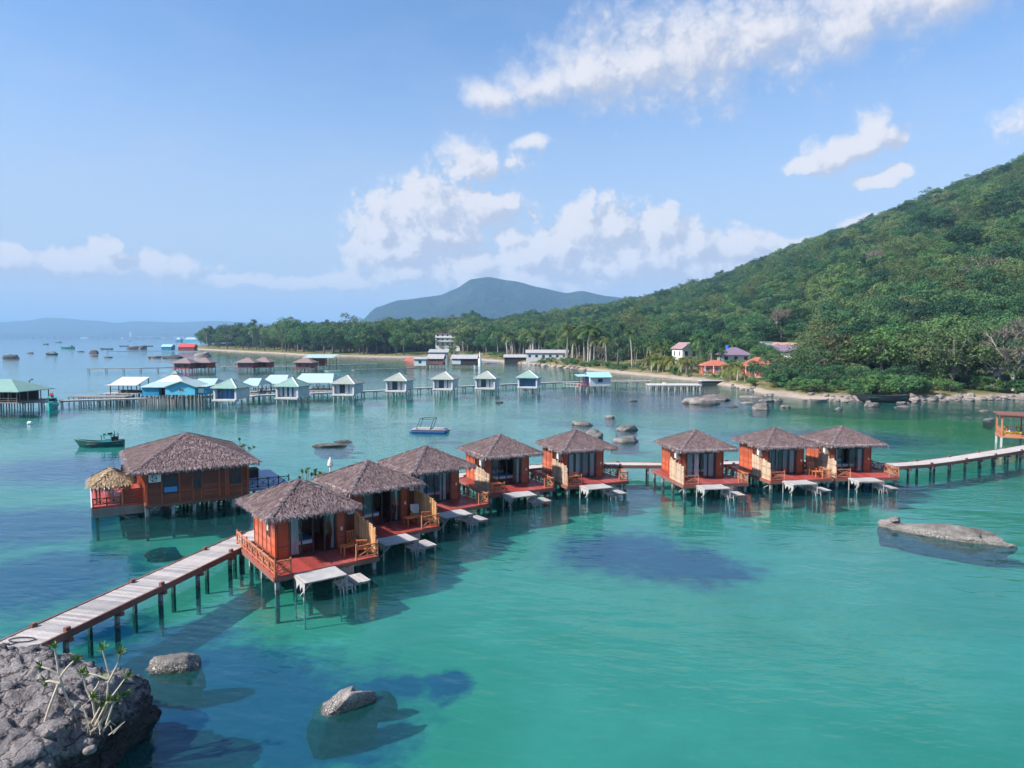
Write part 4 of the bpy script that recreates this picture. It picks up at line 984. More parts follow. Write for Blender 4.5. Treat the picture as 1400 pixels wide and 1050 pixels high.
# the outcrop at lower left
def outcrop():
    import bmesh
    bm = bmesh.new(); bmesh.ops.create_icosphere(bm, subdivisions=7, radius=1); mb = MB()
    for v in bm.verts:
        p = v.co.copy(); m_ = (abs(p.x) ** 4.2 + abs(p.y) ** 4.2 + abs(p.z) ** 4.2) ** (1 / 4.2); p /= m_
        q = Vector((p.x * 5.9, p.y * 3.6, p.z * 2.35))
        n1 = noise.fractal(q * .32 + Vector((4, 1, 7)), 1, 2, 4); n2 = noise.fractal(q * 1.1 + Vector((1, 9, 2)), .7, 2.1, 6)
        ca = Vector((q.x * .8 + q.y * .35, q.y * .9 - q.x * .3, q.z * 1.1))
        ck = noise.voronoi(ca * .75 + Vector((3, 3, 3)))[0]; crack = min(1, (ck[1] - ck[0]) * 4.5)
        ck2 = noise.voronoi(ca * 2.6)[0]; cr2 = min(1, (ck2[1] - ck2[0]) * 4)
        nd = p.normalized(); sl = noise.noise(Vector((q.x * .16, q.y * 1.5, q.z * .5)) + Vector((2, 5, 3)))
        q += nd * (n1 * .45 + n2 * .30 - (1 - crack) * .2 - (1 - cr2) * .07 + .1 * (ck[0] - .4)) + Vector((0, 0, .22 * sl)) * max(0, nd.z)
        if q.z > 0: q.z -= max(0, q.x - 3) * .08 + max(0, -1.2 - q.y) * .25
        mb.v.append(tuple(q))
    bm.verts.index_update(); mb.f = [tuple(v.index for v in f.verts) for f in bm.faces]; bm.free(); return mb
oc = tag(obj('rock_outcrop', outcrop(), 'outcrop_rock', loc=(-17.9, 20.4, .1), rot=R(-4), smooth=True), 'big rough grey rock outcrop with shrubs at the lower left corner', 'rock')
oc_v = [oc.matrix_basis @ v.co for v in oc.data.vertices]
def oc_top(x, y): 
    return max((v.z for v in oc_v if (v.x - x) ** 2 + (v.y - y) ** 2 < .05), default=2)
rock('boulder', 'rounded barnacled boulder in the water just right of the outcrop', (-13.369, 26.698, -0.05)[:2] + (-.05,), (1.12, .72, .62), R(8), 3, 'rock', 5)
rock('ridged_rock', 'sharp ridged grey rock breaking the water near the bottom centre', (-5.985, 23.761, -0.05)[:2] + (-.1,), (.95, .62, .52), R(30), 9, 'rock', 5, rough=.5)
rock('leaning_slab', 'pale narrow rock slab leaning on the ridged rock', (-5.535, 23.841, 0.2)[:2] + (.12,), (.9, .22, .42), R(42), 14, 'rock_light', 4)
for q, (px, py, sx, sy) in enumerate(((398,938,1.1,.5), (420,955,.7,.4))): pass
rock('sunken_rock', 'sunken pale rock just below the surface right of the ridged rock', (-4.932, 25.545, -0.6)[:2] + (-.75,), (.6, .35, .4), .4, 5, 'rock', 4)
rock('submerged_boulder', 'dark submerged boulder beneath the water between boardwalk and villa', (-22.735, 44.78, -0.8)[:2] + (-1.25,), (1.0, .7, .5), .4, 6, 'rock_dark', 4)
rock('whale_rock', 'long low grey rock like a whale back in the water at right', (28.3, 45.0, -.05), (3.3, 1.05, .95), R(-40), 21, 'rock', 6, rough=.28)
rock('flat_rock', 'flat brown rock at the left end of the long whale-backed rock', (26.2, 47.2, .0), (1.1, .7, .5), R(-20), 12, 'rock_light', 5)
rock('perched_stone', 'small pale stone perched on top of the flat brown rock', (26.3, 47.1, .5), (.4, .32, .2), .5, 4, 'rock_light', 4)
BR = [((10.317, 102.838, 0), 1.5, .9, .8, 'rock', 'low rounded rock at the left of the cluster behind the fifth bungalow'), ((10.637, 90.634, 0), 1.6, 1.2, 1.05, 'rock', 'big rounded boulder right behind the fifth bungalow roof'), ((14.126, 86.154, 0), 1.7, 1.2, .85, 'rock', 'wide flat-topped boulder in the gap, nearest of its cluster'),
      ((16.111, 97.121, 0), 1.5, .9, .85, 'rock', 'pointed wedge-shaped boulder behind the wide flat-topped one'), ((15.804, 111.757, 0), 1.0, .7, .7, 'rock', 'small dark rock standing farthest of the boulder cluster'), ((-21.516, 82.649, 0), 2.0, .8, .42, 'rock_dark', 'dark wet rock barely above water behind the second bungalow'),
      ((-20.961, 86.154, 0), 1.2, .5, .25, 'rock_dark', 'thin dark rock just behind the barely showing wet rock'), ((-2.476, 138.193, 0), .8, .5, .5, 'rock_dark', 'tiny dark rock off the pale pier huts'), ((24.727, 141.373, 0), .9, .5, .4, 'rock_dark', 'tiny dark rock right of the teal-roofed pier house'),
      ((36.809, 135.9, 0), 3.3, 2.2, 1.5, 'rock_light', 'broad pale brown boulder off the low jetty, nearest of the pair'), ((41.223, 143.855, 0), 4.6, 1.8, 1.2, 'rock', 'long grey boulder behind the broad pale brown one'), ((44.761, 124.844, 0), 1.7, 1.2, 1.5, 'rock', 'dark rounded boulder standing in the water off the pebble beach'),
      ((46.119, 135.9, 0), 1.3, .7, .5, 'rock', 'low grey rock left of the dark rounded boulder'), ((51.822, 149.088, 0), 3.5, 1.5, 1.0, 'rock', 'flat grey rock group nearest the pebble beach'), ((51.691, 140.564, 0), 1.8, 1.0, .7, 'rock', 'grey rock just behind the dark rounded boulder'), ((54.232, 142.191, 0), 1.4, .8, .6, 'rock', 'grey rock touching the pebble beach'),
      ((50.776, 128.774, 0), 1.0, .7, .6, 'rock', 'small rounded rock right of the dark rounded boulder'), ((58.715, 124.844, 0), .8, .5, .45, 'rock', 'small pale rock in the green water before the beached boat'), ((67.499, 130.139, 0), 1.4, .9, 1.0, 'rock', 'angular grey rock at the bow of the beached boat'), ((72.634, 128.774, 0), 1.7, .6, .35, 'rock_light', 'flat pale rock in the shallows below the beached boat'),
      ((82.95, 121.747, 0), .9, .5, .35, 'rock_light', 'small pale rock at the shore left of the open pavilion'), ((75.198, 109.265, 0), .8, .5, .3, 'rock_light', 'small pale rock beside the open pavilion'), ((41.158, 130.139, 0), 1.6, .5, .3, 'rock_dark', 'low dark rock between the pale boulder and the beach'),
      ((-307.179, 428.614, 0), 6, 3, 2.6, 'rock_dark', 'big dark rock standing alone at the far left of the bay'), ((-339.224, 565.456, 0), 5, 3, 2.8, 'rock_dark', 'dark pointed rock left of the far jetty'), ((-365.307, 552.854, 0), 4, 2, 1.3, 'rock_dark', 'dark rock between lone rock and far boats'), ((-385.554, 557.826, 0), 3.4, 2, 1.0, 'rock_dark', 'small dark rock right of the lone rock'),
      ((-225.928, 443.969, 0), 5.2, 3, 1.5, 'rock', 'brown rounded rock before the far red huts'), ((-211.891, 436.157, 0), 7, 3, 2.0, 'rock_dark', 'long dark rock behind the first pair of red huts'), ((-421.799, 778.228, 0), 9, 4, 3.6, 'rock_dark', 'dark rock pile beside the far jetty end'), ((-412.009, 778.228, 0), 4.4, 4, 4.6, 'rock', 'upright brown rock beside the far jetty end'), ((-211.719, 478.227, 0), 7, 5, 4.2, 'rock_light', 'large brown boulder at the tip of the beach'),
      ((-384.288, 622.173, 0), 3.4, 2, .8, 'rock_dark', 'tiny dark rock near the far-off boats'), ((-281.062, 469.178, 0), 3, 2, 1, 'rock_dark', 'low dark rock below the pointed one'), ((-256.672, 443.969, 0), 2.6, 2, 1, 'rock_dark', 'low dark rock before the far jetty')]
for q, (p, a, b, c, mt, lb) in enumerate(BR):
    rock('rock', lb, (p[0], p[1], -.12 * c), (a, b, c), R((q * 37) % 40 - 20), 1 + q % 9, mt, 4, 'rocks standing in the bay')
# loose stones on the outcrop
for q, (p, sz, lb) in enumerate((((-12.958, 18.687, 2), .15, 'split brown stone on the outcrop left of the shrubs'), ((-11.956, 19.015, 2), .18, 'grey cobble on the outcrop below the shrubs'), ((-12.908, 19.991, 2.2), .14, 'pale stone at the foot of the outcrop shrubs'))):
    rock('loose_stone', lb, (p[0], p[1], oc_top(p[0], p[1]) + sz * .3), (sz, sz * .8, sz * .7), q, 5 + q, 'rock_light', 3, 'loose stones on the outcrop', cat='stone')
# rubble along the waterline and the stone revetment
rb = random.Random(77)
SHORE = [(-0.0105, 0.1050, 46, .9), (0.4198, 0.5143, 26, .7), (0.5405, 0.7557, 70, .9), (0.3149, 0.3778, 14, .7), (-0.1469, -0.0630, 18, .9)]
for (b0_, b1_, n_, sz) in SHORE:
    lab = {0: 'pale revetment stone along the shore below the long white building', 1: 'grey stone on the pebble beach', 2: 'grey stone of the rubble shore right of the beached boat', 3: 'stone where the low jetty meets the beach', 4: 'stone on the shore beneath the stilt shacks'}[SHORE.index((b0_, b1_, n_, sz))]
    for q in range(n_):
        b = b0_ + (b1_ - b0_) * rb.random(); ys = coast(b)[0]; y = ys + rb.uniform(-2.5, 3.5); s_ = sz * rb.uniform(.35, 1.1)
        rock('shore_stone', lab, (b * y, y, max(ground(b * y, y), -.1) + .1 * s_), (s_ * 1.2, s_, s_ * .7), rb.random() * 6, 1 + q % 9, rb.choice(['rock_light', 'rock', 'rock_light']), 3, lab.split(' along ')[0] + 's', cat='stone')

# ------------------------------------------------------------ shrubs on the outcrop and potted plants
def rosette(mb, p, d, n, ln, wd, rnd):
    d = Vector(d).normalized()
    for q in range(n):
        a = rnd.random() * 6.28; e = rnd.uniform(.25, 1.0)
        side = d.cross(Vector((math.cos(a), math.sin(a), .3))).normalized(); tip = (d * (1.1 - e * .6) + side * e).normalized() * ln * rnd.uniform(.6, 1.1)
        s1 = tip.cross(d).normalized() * wd / 2; b = Vector(p) + d * rnd.uniform(-.1, .12) * ln * 2
        mb.add([b, b + tip * .5 + s1, b + tip + Vector((0, 0, -.02)), b + tip * .5 - s1], [(0, 1, 2, 3)])
def leafy_shrub(name, label, loc, stems, mat='leaf_succulent', lf=(26, .2, .06), group=None, cat='shrub', stem='stem_pale', r=.028, rz=0):
    t = thing(name, label, cat, loc, rz, group); rnd = random.Random(len(label) * 3); sm = MB(); lv = MB()
    for st_ in stems:
        pts = [Vector(p) for p in st_]
        if len(pts) > 2 or True:
            sm.tube(pts, [r * (1 - .35 * k / (len(pts) - 1)) for k in range(len(pts))], 6)
        if st_[-1][2] > 0 and len(pts) > 1 and lf: rosette(lv, pts[-1], pts[-1] - pts[-2], lf[0], lf[1], lf[2], rnd)
    obj('stems', sm, stem, t)
    if lv.v: obj('leaves', lv, mat, t)
    return t
def onrock(p): return (p[0], p[1], oc_top(p[0], p[1]) - .06)
leafy_shrub('rock_shrub', 'bare-stemmed shrub with three leaf tufts, left one on the outcrop', onrock((-13.038, 19.93, 2.3)),
  [[(0, 0, 0), (-.25, .05, .55), (-.36, .05, 1.0), (-.42, .1, 1.35), (-.48, .1, 1.75)], [(-.36, .05, 1.0), (-.6, .0, 1.18), (-.82, 0, 1.25)], [(-.34, .05, .9), (-.12, .1, 1.2), (.08, .1, 1.4)], [(-.3, .0, .75), (-.6, 0, .82), (-.75, .05, .78)], [(-.36, 0, .72), (-.44, -.3, .2), (-.5, -.5, -.25)]], lf=(26, .27, .055), r=.04)
leafy_shrub('rock_shrub', 'taller many-stemmed shrub with dark green tufts, right one on the outcrop', onrock((-12.192, 19.888, 2.3)),
  [[(0, 0, 0), (.2, .05, .5), (.26, .05, 1.1), (.28, .1, 1.5), (.12, .1, 2.2)], [(.27, .05, 1.25), (.5, .1, 1.7), (.62, .1, 2.1)], [(.2, 0, .6), (.5, .05, 1.0), (.75, .1, 1.35)], [(-.1, 0, .0), (-.2, .05, .6), (-.42, .1, 1.05), (-.5, .1, 1.5)], [(-.3, .05, .8), (-.1, .1, 1.1), (.0, .1, 1.3)], [(.26, .05, 1.35), (-.05, 0, 1.5), (-.25, 0, 1.55)],
   [(0, .1, 0), (.35, .1, .55), (.55, .2, .75)], [(-.3, 0, 0), (-.55, .1, .5), (-.2, 0, .8)], [(-.1, -.05, 0), (.25, 0, .7)], [(.2, 0, 0), (.45, 0, .7)], [(-.25, 0, 0), (.05, 0, .55)]], lf=(24, .28, .055), r=.036)
pg = MB(); pgr = random.Random(9)
for q in range(40):
    p = Vector((pgr.uniform(-.9, .7), pgr.uniform(-.25, .35), -.1)); pg.tube([p, p + Vector((pgr.uniform(-.4, .4), pgr.uniform(-.2, .2), pgr.uniform(.1, .5)))], [.015, .008], 4)
tag(obj('dead_twigs', pg, 'stem_pale', loc=onrock((-12.309, 19.724, 2.3))), 'tangle of dead twigs round the shrubs on the outcrop', None, None, 'stuff')
# potted plants behind the bungalows
def pot(name, label, loc, h, mat='leaf_succulent', seed=1, potmat='concrete', lf=(26, .3, .09), sp=.5):
    rnd = random.Random(seed); t = thing(name, label, 'potted plant', loc, 0, 'potted plants behind the huts'); sm = MB(); lv = MB()
    obj('planter', MB().tube([(0, 0, 0), (0, 0, .45), (0, 0, .5)], [.26, .36, .38], 10), potmat, t)
    for q in range(6):
        a = q * 1.05 + rnd.random(); k = rnd.uniform(.4, 1); p = [(0, 0, .4), (.25 * sp * math.cos(a), .25 * sp * math.sin(a), .4 + h * .45), (sp * k * math.cos(a), sp * k * math.sin(a), .4 + h * rnd.uniform(.65, 1))]
        sm.tube(p, [.035, .028, .02], 5); rosette(lv, p[-1], Vector(p[-1]) - Vector(p[-2]), *lf, rnd)
    obj('stems', sm, 'bark', t); obj('leaves', lv, mat, t)
pot('potted_frangipani', 'frangipani with sparse upright leaf tufts behind the villa roof', vloc(4.9, 3.6, VZ), 2.6, seed=2, sp=.9)
pot('potted_frangipani', 'small frangipani peeping over the second bungalow roof, left of the torch', local(1, -2.6, 3.9, 1.0), 2.6, seed=5, sp=.7)
pot('potted_frangipani', 'dark small plant just left of the pale torch', local(1, -1.7, 3.9, 1.0), 2.5, 'leaf', 6, sp=.3)
tl = thing('torch_lamp', 'pale post lamp with flame-shaped head behind the second bungalow', 'lamp', local(1, -.95, 3.75, 1.0))
obj('lamp_post', MB().tube([(0, 0, 0), (0, 0, 3.0)], .06, 8), 'white_paint', tl); obj('lamp_head', MB().tube([(0, 0, 3.0), (0, 0, 3.15), (0, 0, 3.4), (0, 0, 3.75)], [.06, .2, .17, .01], 8), 'white_paint', tl)
pot('potted_shrub', 'bright green leafy plant in a pale planter behind the rightmost bungalow', local(7, 3.0, 3.1, 1.0), .8, 'leaf_bright', 8, 'mauve_roof', (40, .35, .14), .6)

# ------------------------------------------------------------ generic small buildings
def hip_roof(W, D, ze, za, ridge=0.0, th=.1, along='y'):
    mb = MB(); 
    A, B = ((0, -ridge / 2, za), (0, ridge / 2, za)) if along == 'y' else ((-ridge / 2, 0, za), (ridge / 2, 0, za))
    cs = [(-W / 2, -D / 2, ze), (W / 2, -D / 2, ze), (W / 2, D / 2, ze), (-W / 2, D / 2, ze)]
    top = [Vector(c) for c in cs] + [Vector(A), Vector(B)]
    fs = [(0, 1, 4), (1, 2, 5, 4), (2, 3, 5), (3, 0, 4, 5)] if along == 'y' else [(0, 1, 5, 4), (1, 2, 5), (2, 3, 4, 5), (3, 0, 4)]
    mb.add(top, fs)
    low = [v - Vector((0, 0, th)) for v in top]
    mb.add(low, [tuple(reversed(f)) for f in fs])
    for i in range(4):
        j = (i + 1) % 4; mb.poly(top[i], low[i], low[j], top[j])
    return mb
def gable_roof(W, D, ze, za, th=.1, oh=0):
    """ridge along x; gables at the x ends"""
    mb = MB(); x0, x1 = -W / 2, W / 2
    for s_ in (-1, 1):
        a, b, c, d = Vector((x0, s_ * D / 2, ze)), Vector((x1, s_ * D / 2, ze)), Vector((x1, 0, za)), Vector((x0, 0, za)); dn = Vector((0, 0, -th))
        mb.add([a, b, c, d, a + dn, b + dn, c + dn, d + dn], [(0, 1, 2, 3), (7, 6, 5, 4), (0, 4, 5, 1), (1, 5, 6, 2), (3, 7, 4, 0)])
    return mb
def caps(parent, pts, mat='ridge_pale', r=.11):
    for a, b in pts: obj('ridge_cap', MB().tube([a, b], r, 6), mat, parent)
def simple_house(name, label, loc, rz, w, d, h, roof, rise, wall, roofm, cat='house', oh=.5, wins=2, wz=(.9, 2.0), plinth=1.5, group=None, capm=None, storeys=1, ridge=None, glass='window_dark', gable_front=False, porch=0):
    t = thing(name, label, cat, loc, rz, group)
    wm = MB().bx(-w / 2, w / 2, -d / 2, d / 2, -plinth, h)
    if roof == 'gable':
        if gable_front: wm.add([(-w / 2, -d / 2, h), (w / 2, -d / 2, h), (0, -d / 2, h + rise * .97), (-w / 2, d / 2, h), (w / 2, d / 2, h), (0, d / 2, h + rise * .97)], [(0, 1, 2), (4, 3, 5), (0, 2, 5, 3), (2, 1, 4, 5)])
        else: wm.add([(-w / 2, -d / 2, h), (-w / 2, d / 2, h), (-w / 2, 0, h + rise * .97), (w / 2, -d / 2, h), (w / 2, d / 2, h), (w / 2, 0, h + rise * .97)], [(1, 0, 2), (3, 4, 5), (0, 3, 5, 2), (4, 1, 2, 5)])
    wo = obj('wall', wm, wall, t)
    if roof == 'gable':
        if gable_front: r = obj('roof', gable_roof(d + 2 * oh, w + 2 * oh, h - rise * oh / (w / 2) + .06, h + rise + .06), roofm, t, rot=math.pi / 2); rl = [((0, -d / 2 - oh, h + rise + .06), (0, d / 2 + oh, h + rise + .06))]
        else: r = obj('roof', gable_roof(w + 2 * oh, d + 2 * oh, h - rise * oh / (d / 2) + .06, h + rise + .06), roofm, t); rl = [((-w / 2 - oh, 0, h + rise + .06), (w / 2 + oh, 0, h + rise + .06))]
    elif roof == 'hip':
        rg = ridge if ridge is not None else max(0, w - d)
        r = obj('roof', hip_roof(w + 2 * oh, d + 2 * oh, h, h + rise, rg, .12, 'x'), roofm, t)
        rl = [((-rg / 2, 0, h + rise), (-w / 2 - oh, -d / 2 - oh, h)), ((rg / 2, 0, h + rise), (w / 2 + oh, -d / 2 - oh, h)), ((rg / 2, 0, h + rise), (w / 2 + oh, d / 2 + oh, h)), ((-rg / 2, 0, h + rise), (-w / 2 - oh, d / 2 + oh, h))]
    elif roof == 'shed':
        r = obj('roof', MB().beam((0, -d / 2 - oh, h + .05), (0, d / 2 + oh, h + rise), w + 2 * oh, .1), roofm, t); rl = []
    else:
        r = obj('roof', MB().bx(-w / 2 - oh, w / 2 + oh, -d / 2 - oh, d / 2 + oh, h, h + .18), roofm, t); rl = []
    if capm and rl:
        for a, b in rl: obj('ridge_cap', MB().tube([a, b], .12, 6), capm, r)
    for s_ in range(storeys):
        zo = s_ * h / storeys
        for q in range(wins):
            x = -w / 2 + w * (q + .5) / wins; ww = min(.55, w / wins * .32)
            window(wo, x - ww, x + ww, -d / 2 - .005, zo + wz[0], zo + wz[1], 2, 1, 'white_paint' if wall not in ('white_paint', 'pale_wall') else 'dark_frame', glass)
        for q in range(2):
            y = -d / 4 + d / 2 * q
            for sg in (-1, 1): obj('window', MB().bx(sg * w / 2 - .02, sg * w / 2 + .02, y - .4, y + .4, zo + wz[0], zo + wz[1]), glass, wo)
    if porch:
        obj('porch_floor', MB().bx(-w / 2, w / 2, -d / 2 - porch, -d / 2, -.2, .02), 'concrete', t)
        for q in range(4): obj('column', MB().tube([(-w / 2 + .2 + q * (w - .4) / 3, -d / 2 - porch + .15, 0), (-w / 2 + .2 + q * (w - .4) / 3, -d / 2 - porch + .15, h)], .12, 8), 'white_paint', t)
    return t
def stilts(parent, x0, x1, y0, y1, nx, ny, ztop, mat='old_wood', r=.12, seed=0, lean=.0):
    rnd = random.Random(seed); me = MB().tube([(0, 0, -3.0), (0, 0, ztop)], [r, r * .9], 6).mesh('stilt', mat)
    for i in range(nx):
        for j in range(ny):
            obj('stilt', me, parent=parent, loc=(x0 + (x1 - x0) * i / max(1, nx - 1) + rnd.uniform(-.2, .2) * (lean > 0), y0 + (y1 - y0) * j / max(1, ny - 1), 0), rot=(rnd.uniform(-lean, lean), rnd.uniform(-lean, lean), 0))

# ------------------------------------------------------------ the pier of pale huts
PALE = [((-54.075, 131.534, 0), 'first pale hut from the blue house, green roof, wide blue glass front', 'green_roof', 0), ((-43.684, 135.9, 0), 'second pale hut, green roof, standing before the mint-roofed dining shelters', 'green_roof', 1), ((-34.555, 143.855, 0), 'third pale hut, grey roof, at the end of the dining shelters', 'greyg_roof', 2),
        ((-25.259, 153.747, 0), 'fourth pale hut on the pier, grey roof, white curtains', 'greyg_roof', 2), ((-15.413, 159.115, 0), 'fifth pale hut on the pier, grey roof, lavender curtains', 'greyg_roof', 2), ((-5.793, 161.835, 0), 'sixth pale hut on the pier, grey-green roof', 'greyg_roof', 2), ((4.171, 165.09, 0), 'last pale hut before the teal-roofed house, green roof, dark glass', 'green_roof', 0)]
for q, (p, lb, rm, kind) in enumerate(PALE):
    t = thing('pale_hut', lb, 'hut', (p[0], p[1] + 2.5, 0), R(-9 - q * .5), 'pale pier huts')
    W, D, zf, ze, za = 4.7, 4.8, 1.25, 3.4, 5.0
    wl = obj('wall', MB().bx(-W / 2, W / 2, -D / 2 + .9, D / 2, zf, ze).bx(-W / 2, -W / 2 + .35, -D / 2, -D / 2 + .9, zf, ze).bx(W / 2 - .35, W / 2, -D / 2, -D / 2 + .9, zf, ze).bx(-W / 2, W / 2, -D / 2, -D / 2 + .9, zf - .5, zf + .002), 'pale_wall', t)
    gf = obj('door_frame', MB().bx(-W / 2 + .36, W / 2 - .36, -D / 2 + .82, -D / 2 + .895, ze - .22, ze - .1), 'dark_frame', t)
    for k in range(4):
        a = -W / 2 + .36 + (W - .72) * k / 4; b = a + (W - .72) / 4
        obj('pane', MB().bx(a + .04, b - .04, -D / 2 + .86, -D / 2 + .89, zf + .02, ze - .22), 'window_dark' if (kind == 2 and k == 1) else 'blue_glass', gf)
        if kind and not (kind == 2 and k == 1): obj('curtain', curtain_mesh(a + .06, b - .06 - (.3 if kind == 1 else .12), -D / 2 + .78, zf + .1, ze - .25, k), 'curtain', gf)
        obj('mullion', MB().bx(b - .035, b + .035, -D / 2 + .79, -D / 2 + .87, zf + .02, ze - .22), 'dark_frame', gf)
    r = obj('roof', hip_roof(W + .7, D + .8, ze, za, 0, .12), rm, t)
    caps(r, [((0, 0, za), (sx_ * (W / 2 + .35), sy_ * (D / 2 + .4), ze)) for sx_ in (-1, 1) for sy_ in (-1, 1)])
    obj('balcony', MB().bx(-W / 2 - .05, W / 2 + .05, -D / 2 - .5, -D / 2 - .01, zf - .35, zf - .05), 'concrete', t)
    stilts(t, -W / 2 + .2, W / 2 - .2, -D / 2 + .1, D / 2 - .2, 4, 3, zf - .4, 'concrete', .13)
    obj('gangway', MB().bx(-.7, .7, D / 2, D / 2 + 5.5, 1.0, 1.12), 'grey_wood', t)
boardwalk('pier', 'long low pier linking the pale huts to the shore', [(-90.837, 128.671, 1.1), (-80.008, 133.242, 1.1), (-66.931, 138.147, 1.1), (-55.182, 141.622, 1.1), (-42.388, 149.121, 1.1), (-30.565, 155.285, 1.1), (-20.903, 165.543, 1.1), (-10.766, 170.548, 1.1), (0, 178.647, 1.1), (10.671, 184.485, 1.1), (25.854, 189.12, 1.1), (38.105, 190.717, 1.1)], 1.7, 1.1, False, 3.0, 'concrete', 'grey_wood', 'concrete', stub=False, pw=.5, sub=1)
# railing of the sloping gangway by the teal house
railing(bpy.data.objects['pale_hut.006'], (8.0, 2.0, 1.1), (12.5, -.5, 1.1), .9, False, 'white_paint', 3)

# blue house on a forest of stilts
c0 = (-64.308, 135.9, 0)
bh = thing('blue_pier_house', 'bright blue plank house with white gabled roof on many pale stilts', 'house', (c0[0], c0[1] + 2.5, 0), R(-2))

mb = MB().bx(-3.5, 2.4, -2.5, 2.5, 1.75, 3.45); mb.add([(-2.6, -2.5, 3.45), (2.4, -2.5, 3.45), (-.1, -2.5, 4.4), (-2.6, 2.5, 3.45), (2.4, 2.5, 3.45), (-.1, 2.5, 4.4)], [(0, 1, 2), (4, 3, 5)])
wl = obj('wall', mb, 'light_blue_wall', bh); window(wl, -.7, .1, -2.505, 2.5, 3.0, 2, 1, 'white_paint')

rr = obj('roof', MB().poly((-.1, -3.0, 4.5), (3.1, -3.0, 3.35), (3.1, 3.0, 3.35), (-.1, 3.0, 4.5)).poly((-.1, -3.0, 4.5), (-.1, 3.0, 4.5), (-3.4, 3.0, 3.4), (-3.4, -3.0, 3.4)).poly((-.1, -3.0, 4.36), (-.1, 3.0, 4.36), (3.1, 3.0, 3.21), (3.1, -3.0, 3.21)).poly((-.1, -3.0, 4.36), (-3.4, -3.0, 3.26), (-3.4, 3.0, 3.26), (-.1, 3.0, 4.36)).poly((-.1, -3.0, 4.5), (-.1, -3.0, 4.36), (3.1, -3.0, 3.21), (3.1, -3.0, 3.35)).poly((-.1, -3.0, 4.5), (-3.4, -3.0, 3.4), (-3.4, -3.0, 3.26), (-.1, -3.0, 4.36)), 'mint_roof', bh)
obj('side_wing', MB().bx(2.41, 4.4, -1.9, 2.2, 1.75, 3.3), 'blue_wall', bh); obj('wing_window', MB().bx(2.8, 3.9, -1.95, -1.901, 2.1, 3.0), 'white_paint', bh)
obj('side_wing', MB().bx(-8.2, -4.9, -2.3, 2.0, 1.5, 3.1), 'blue_wall', bh); obj('side_wing', MB().bx(-4.9, -3.51, -1.2, 2.0, 1.6, 3.2), 'dark_thing', bh)  # last block is the recess beside the gable, its shade put into near-black colour
obj('lean_to_roof', MB().beam((-5.9, -2.7, 3.2), (-5.9, 2.4, 3.9), 5.3, .08), 'mint_roof', bh); obj('wing_roof', MB().beam((3.8, -2.3, 3.36), (3.8, 2.4, 3.5), 1.9, .08), 'mint_roof', bh)
stilts(bh, -8.0, 3.9, -2.9, 2.3, 17, 4, 1.7, 'bark_pale', .10, 4, .03)
stilts(bh, -7.6, -.6, -4.2, -3.5, 12, 2, .95, 'bark_pale', .10, 8, .04)
# cream pyramid-roofed shelter behind the blue house
p = (-75.343, 150.917, 0)
t = thing('cream_shelter', 'cream pyramid roof with small cupola behind the blue house', 'shelter', (p[0], p[1] + 5, 0)); obj('roof', hip_roof(6.4, 6, 3.2, 5.0, 0, .12), 'pale_wall', t); obj('cupola', hip_roof(1.4, 1.4, 4.9, 5.6, 0, .1), 'greyg_roof', t)
stilts(t, -2.8, 2.8, -2.6, 2.6, 3, 3, 3.2, 'old_wood', .1); obj('floor', MB().bx(-3, 3, -2.9, 2.9, 1.0, 1.15), 'grey_wood', t)
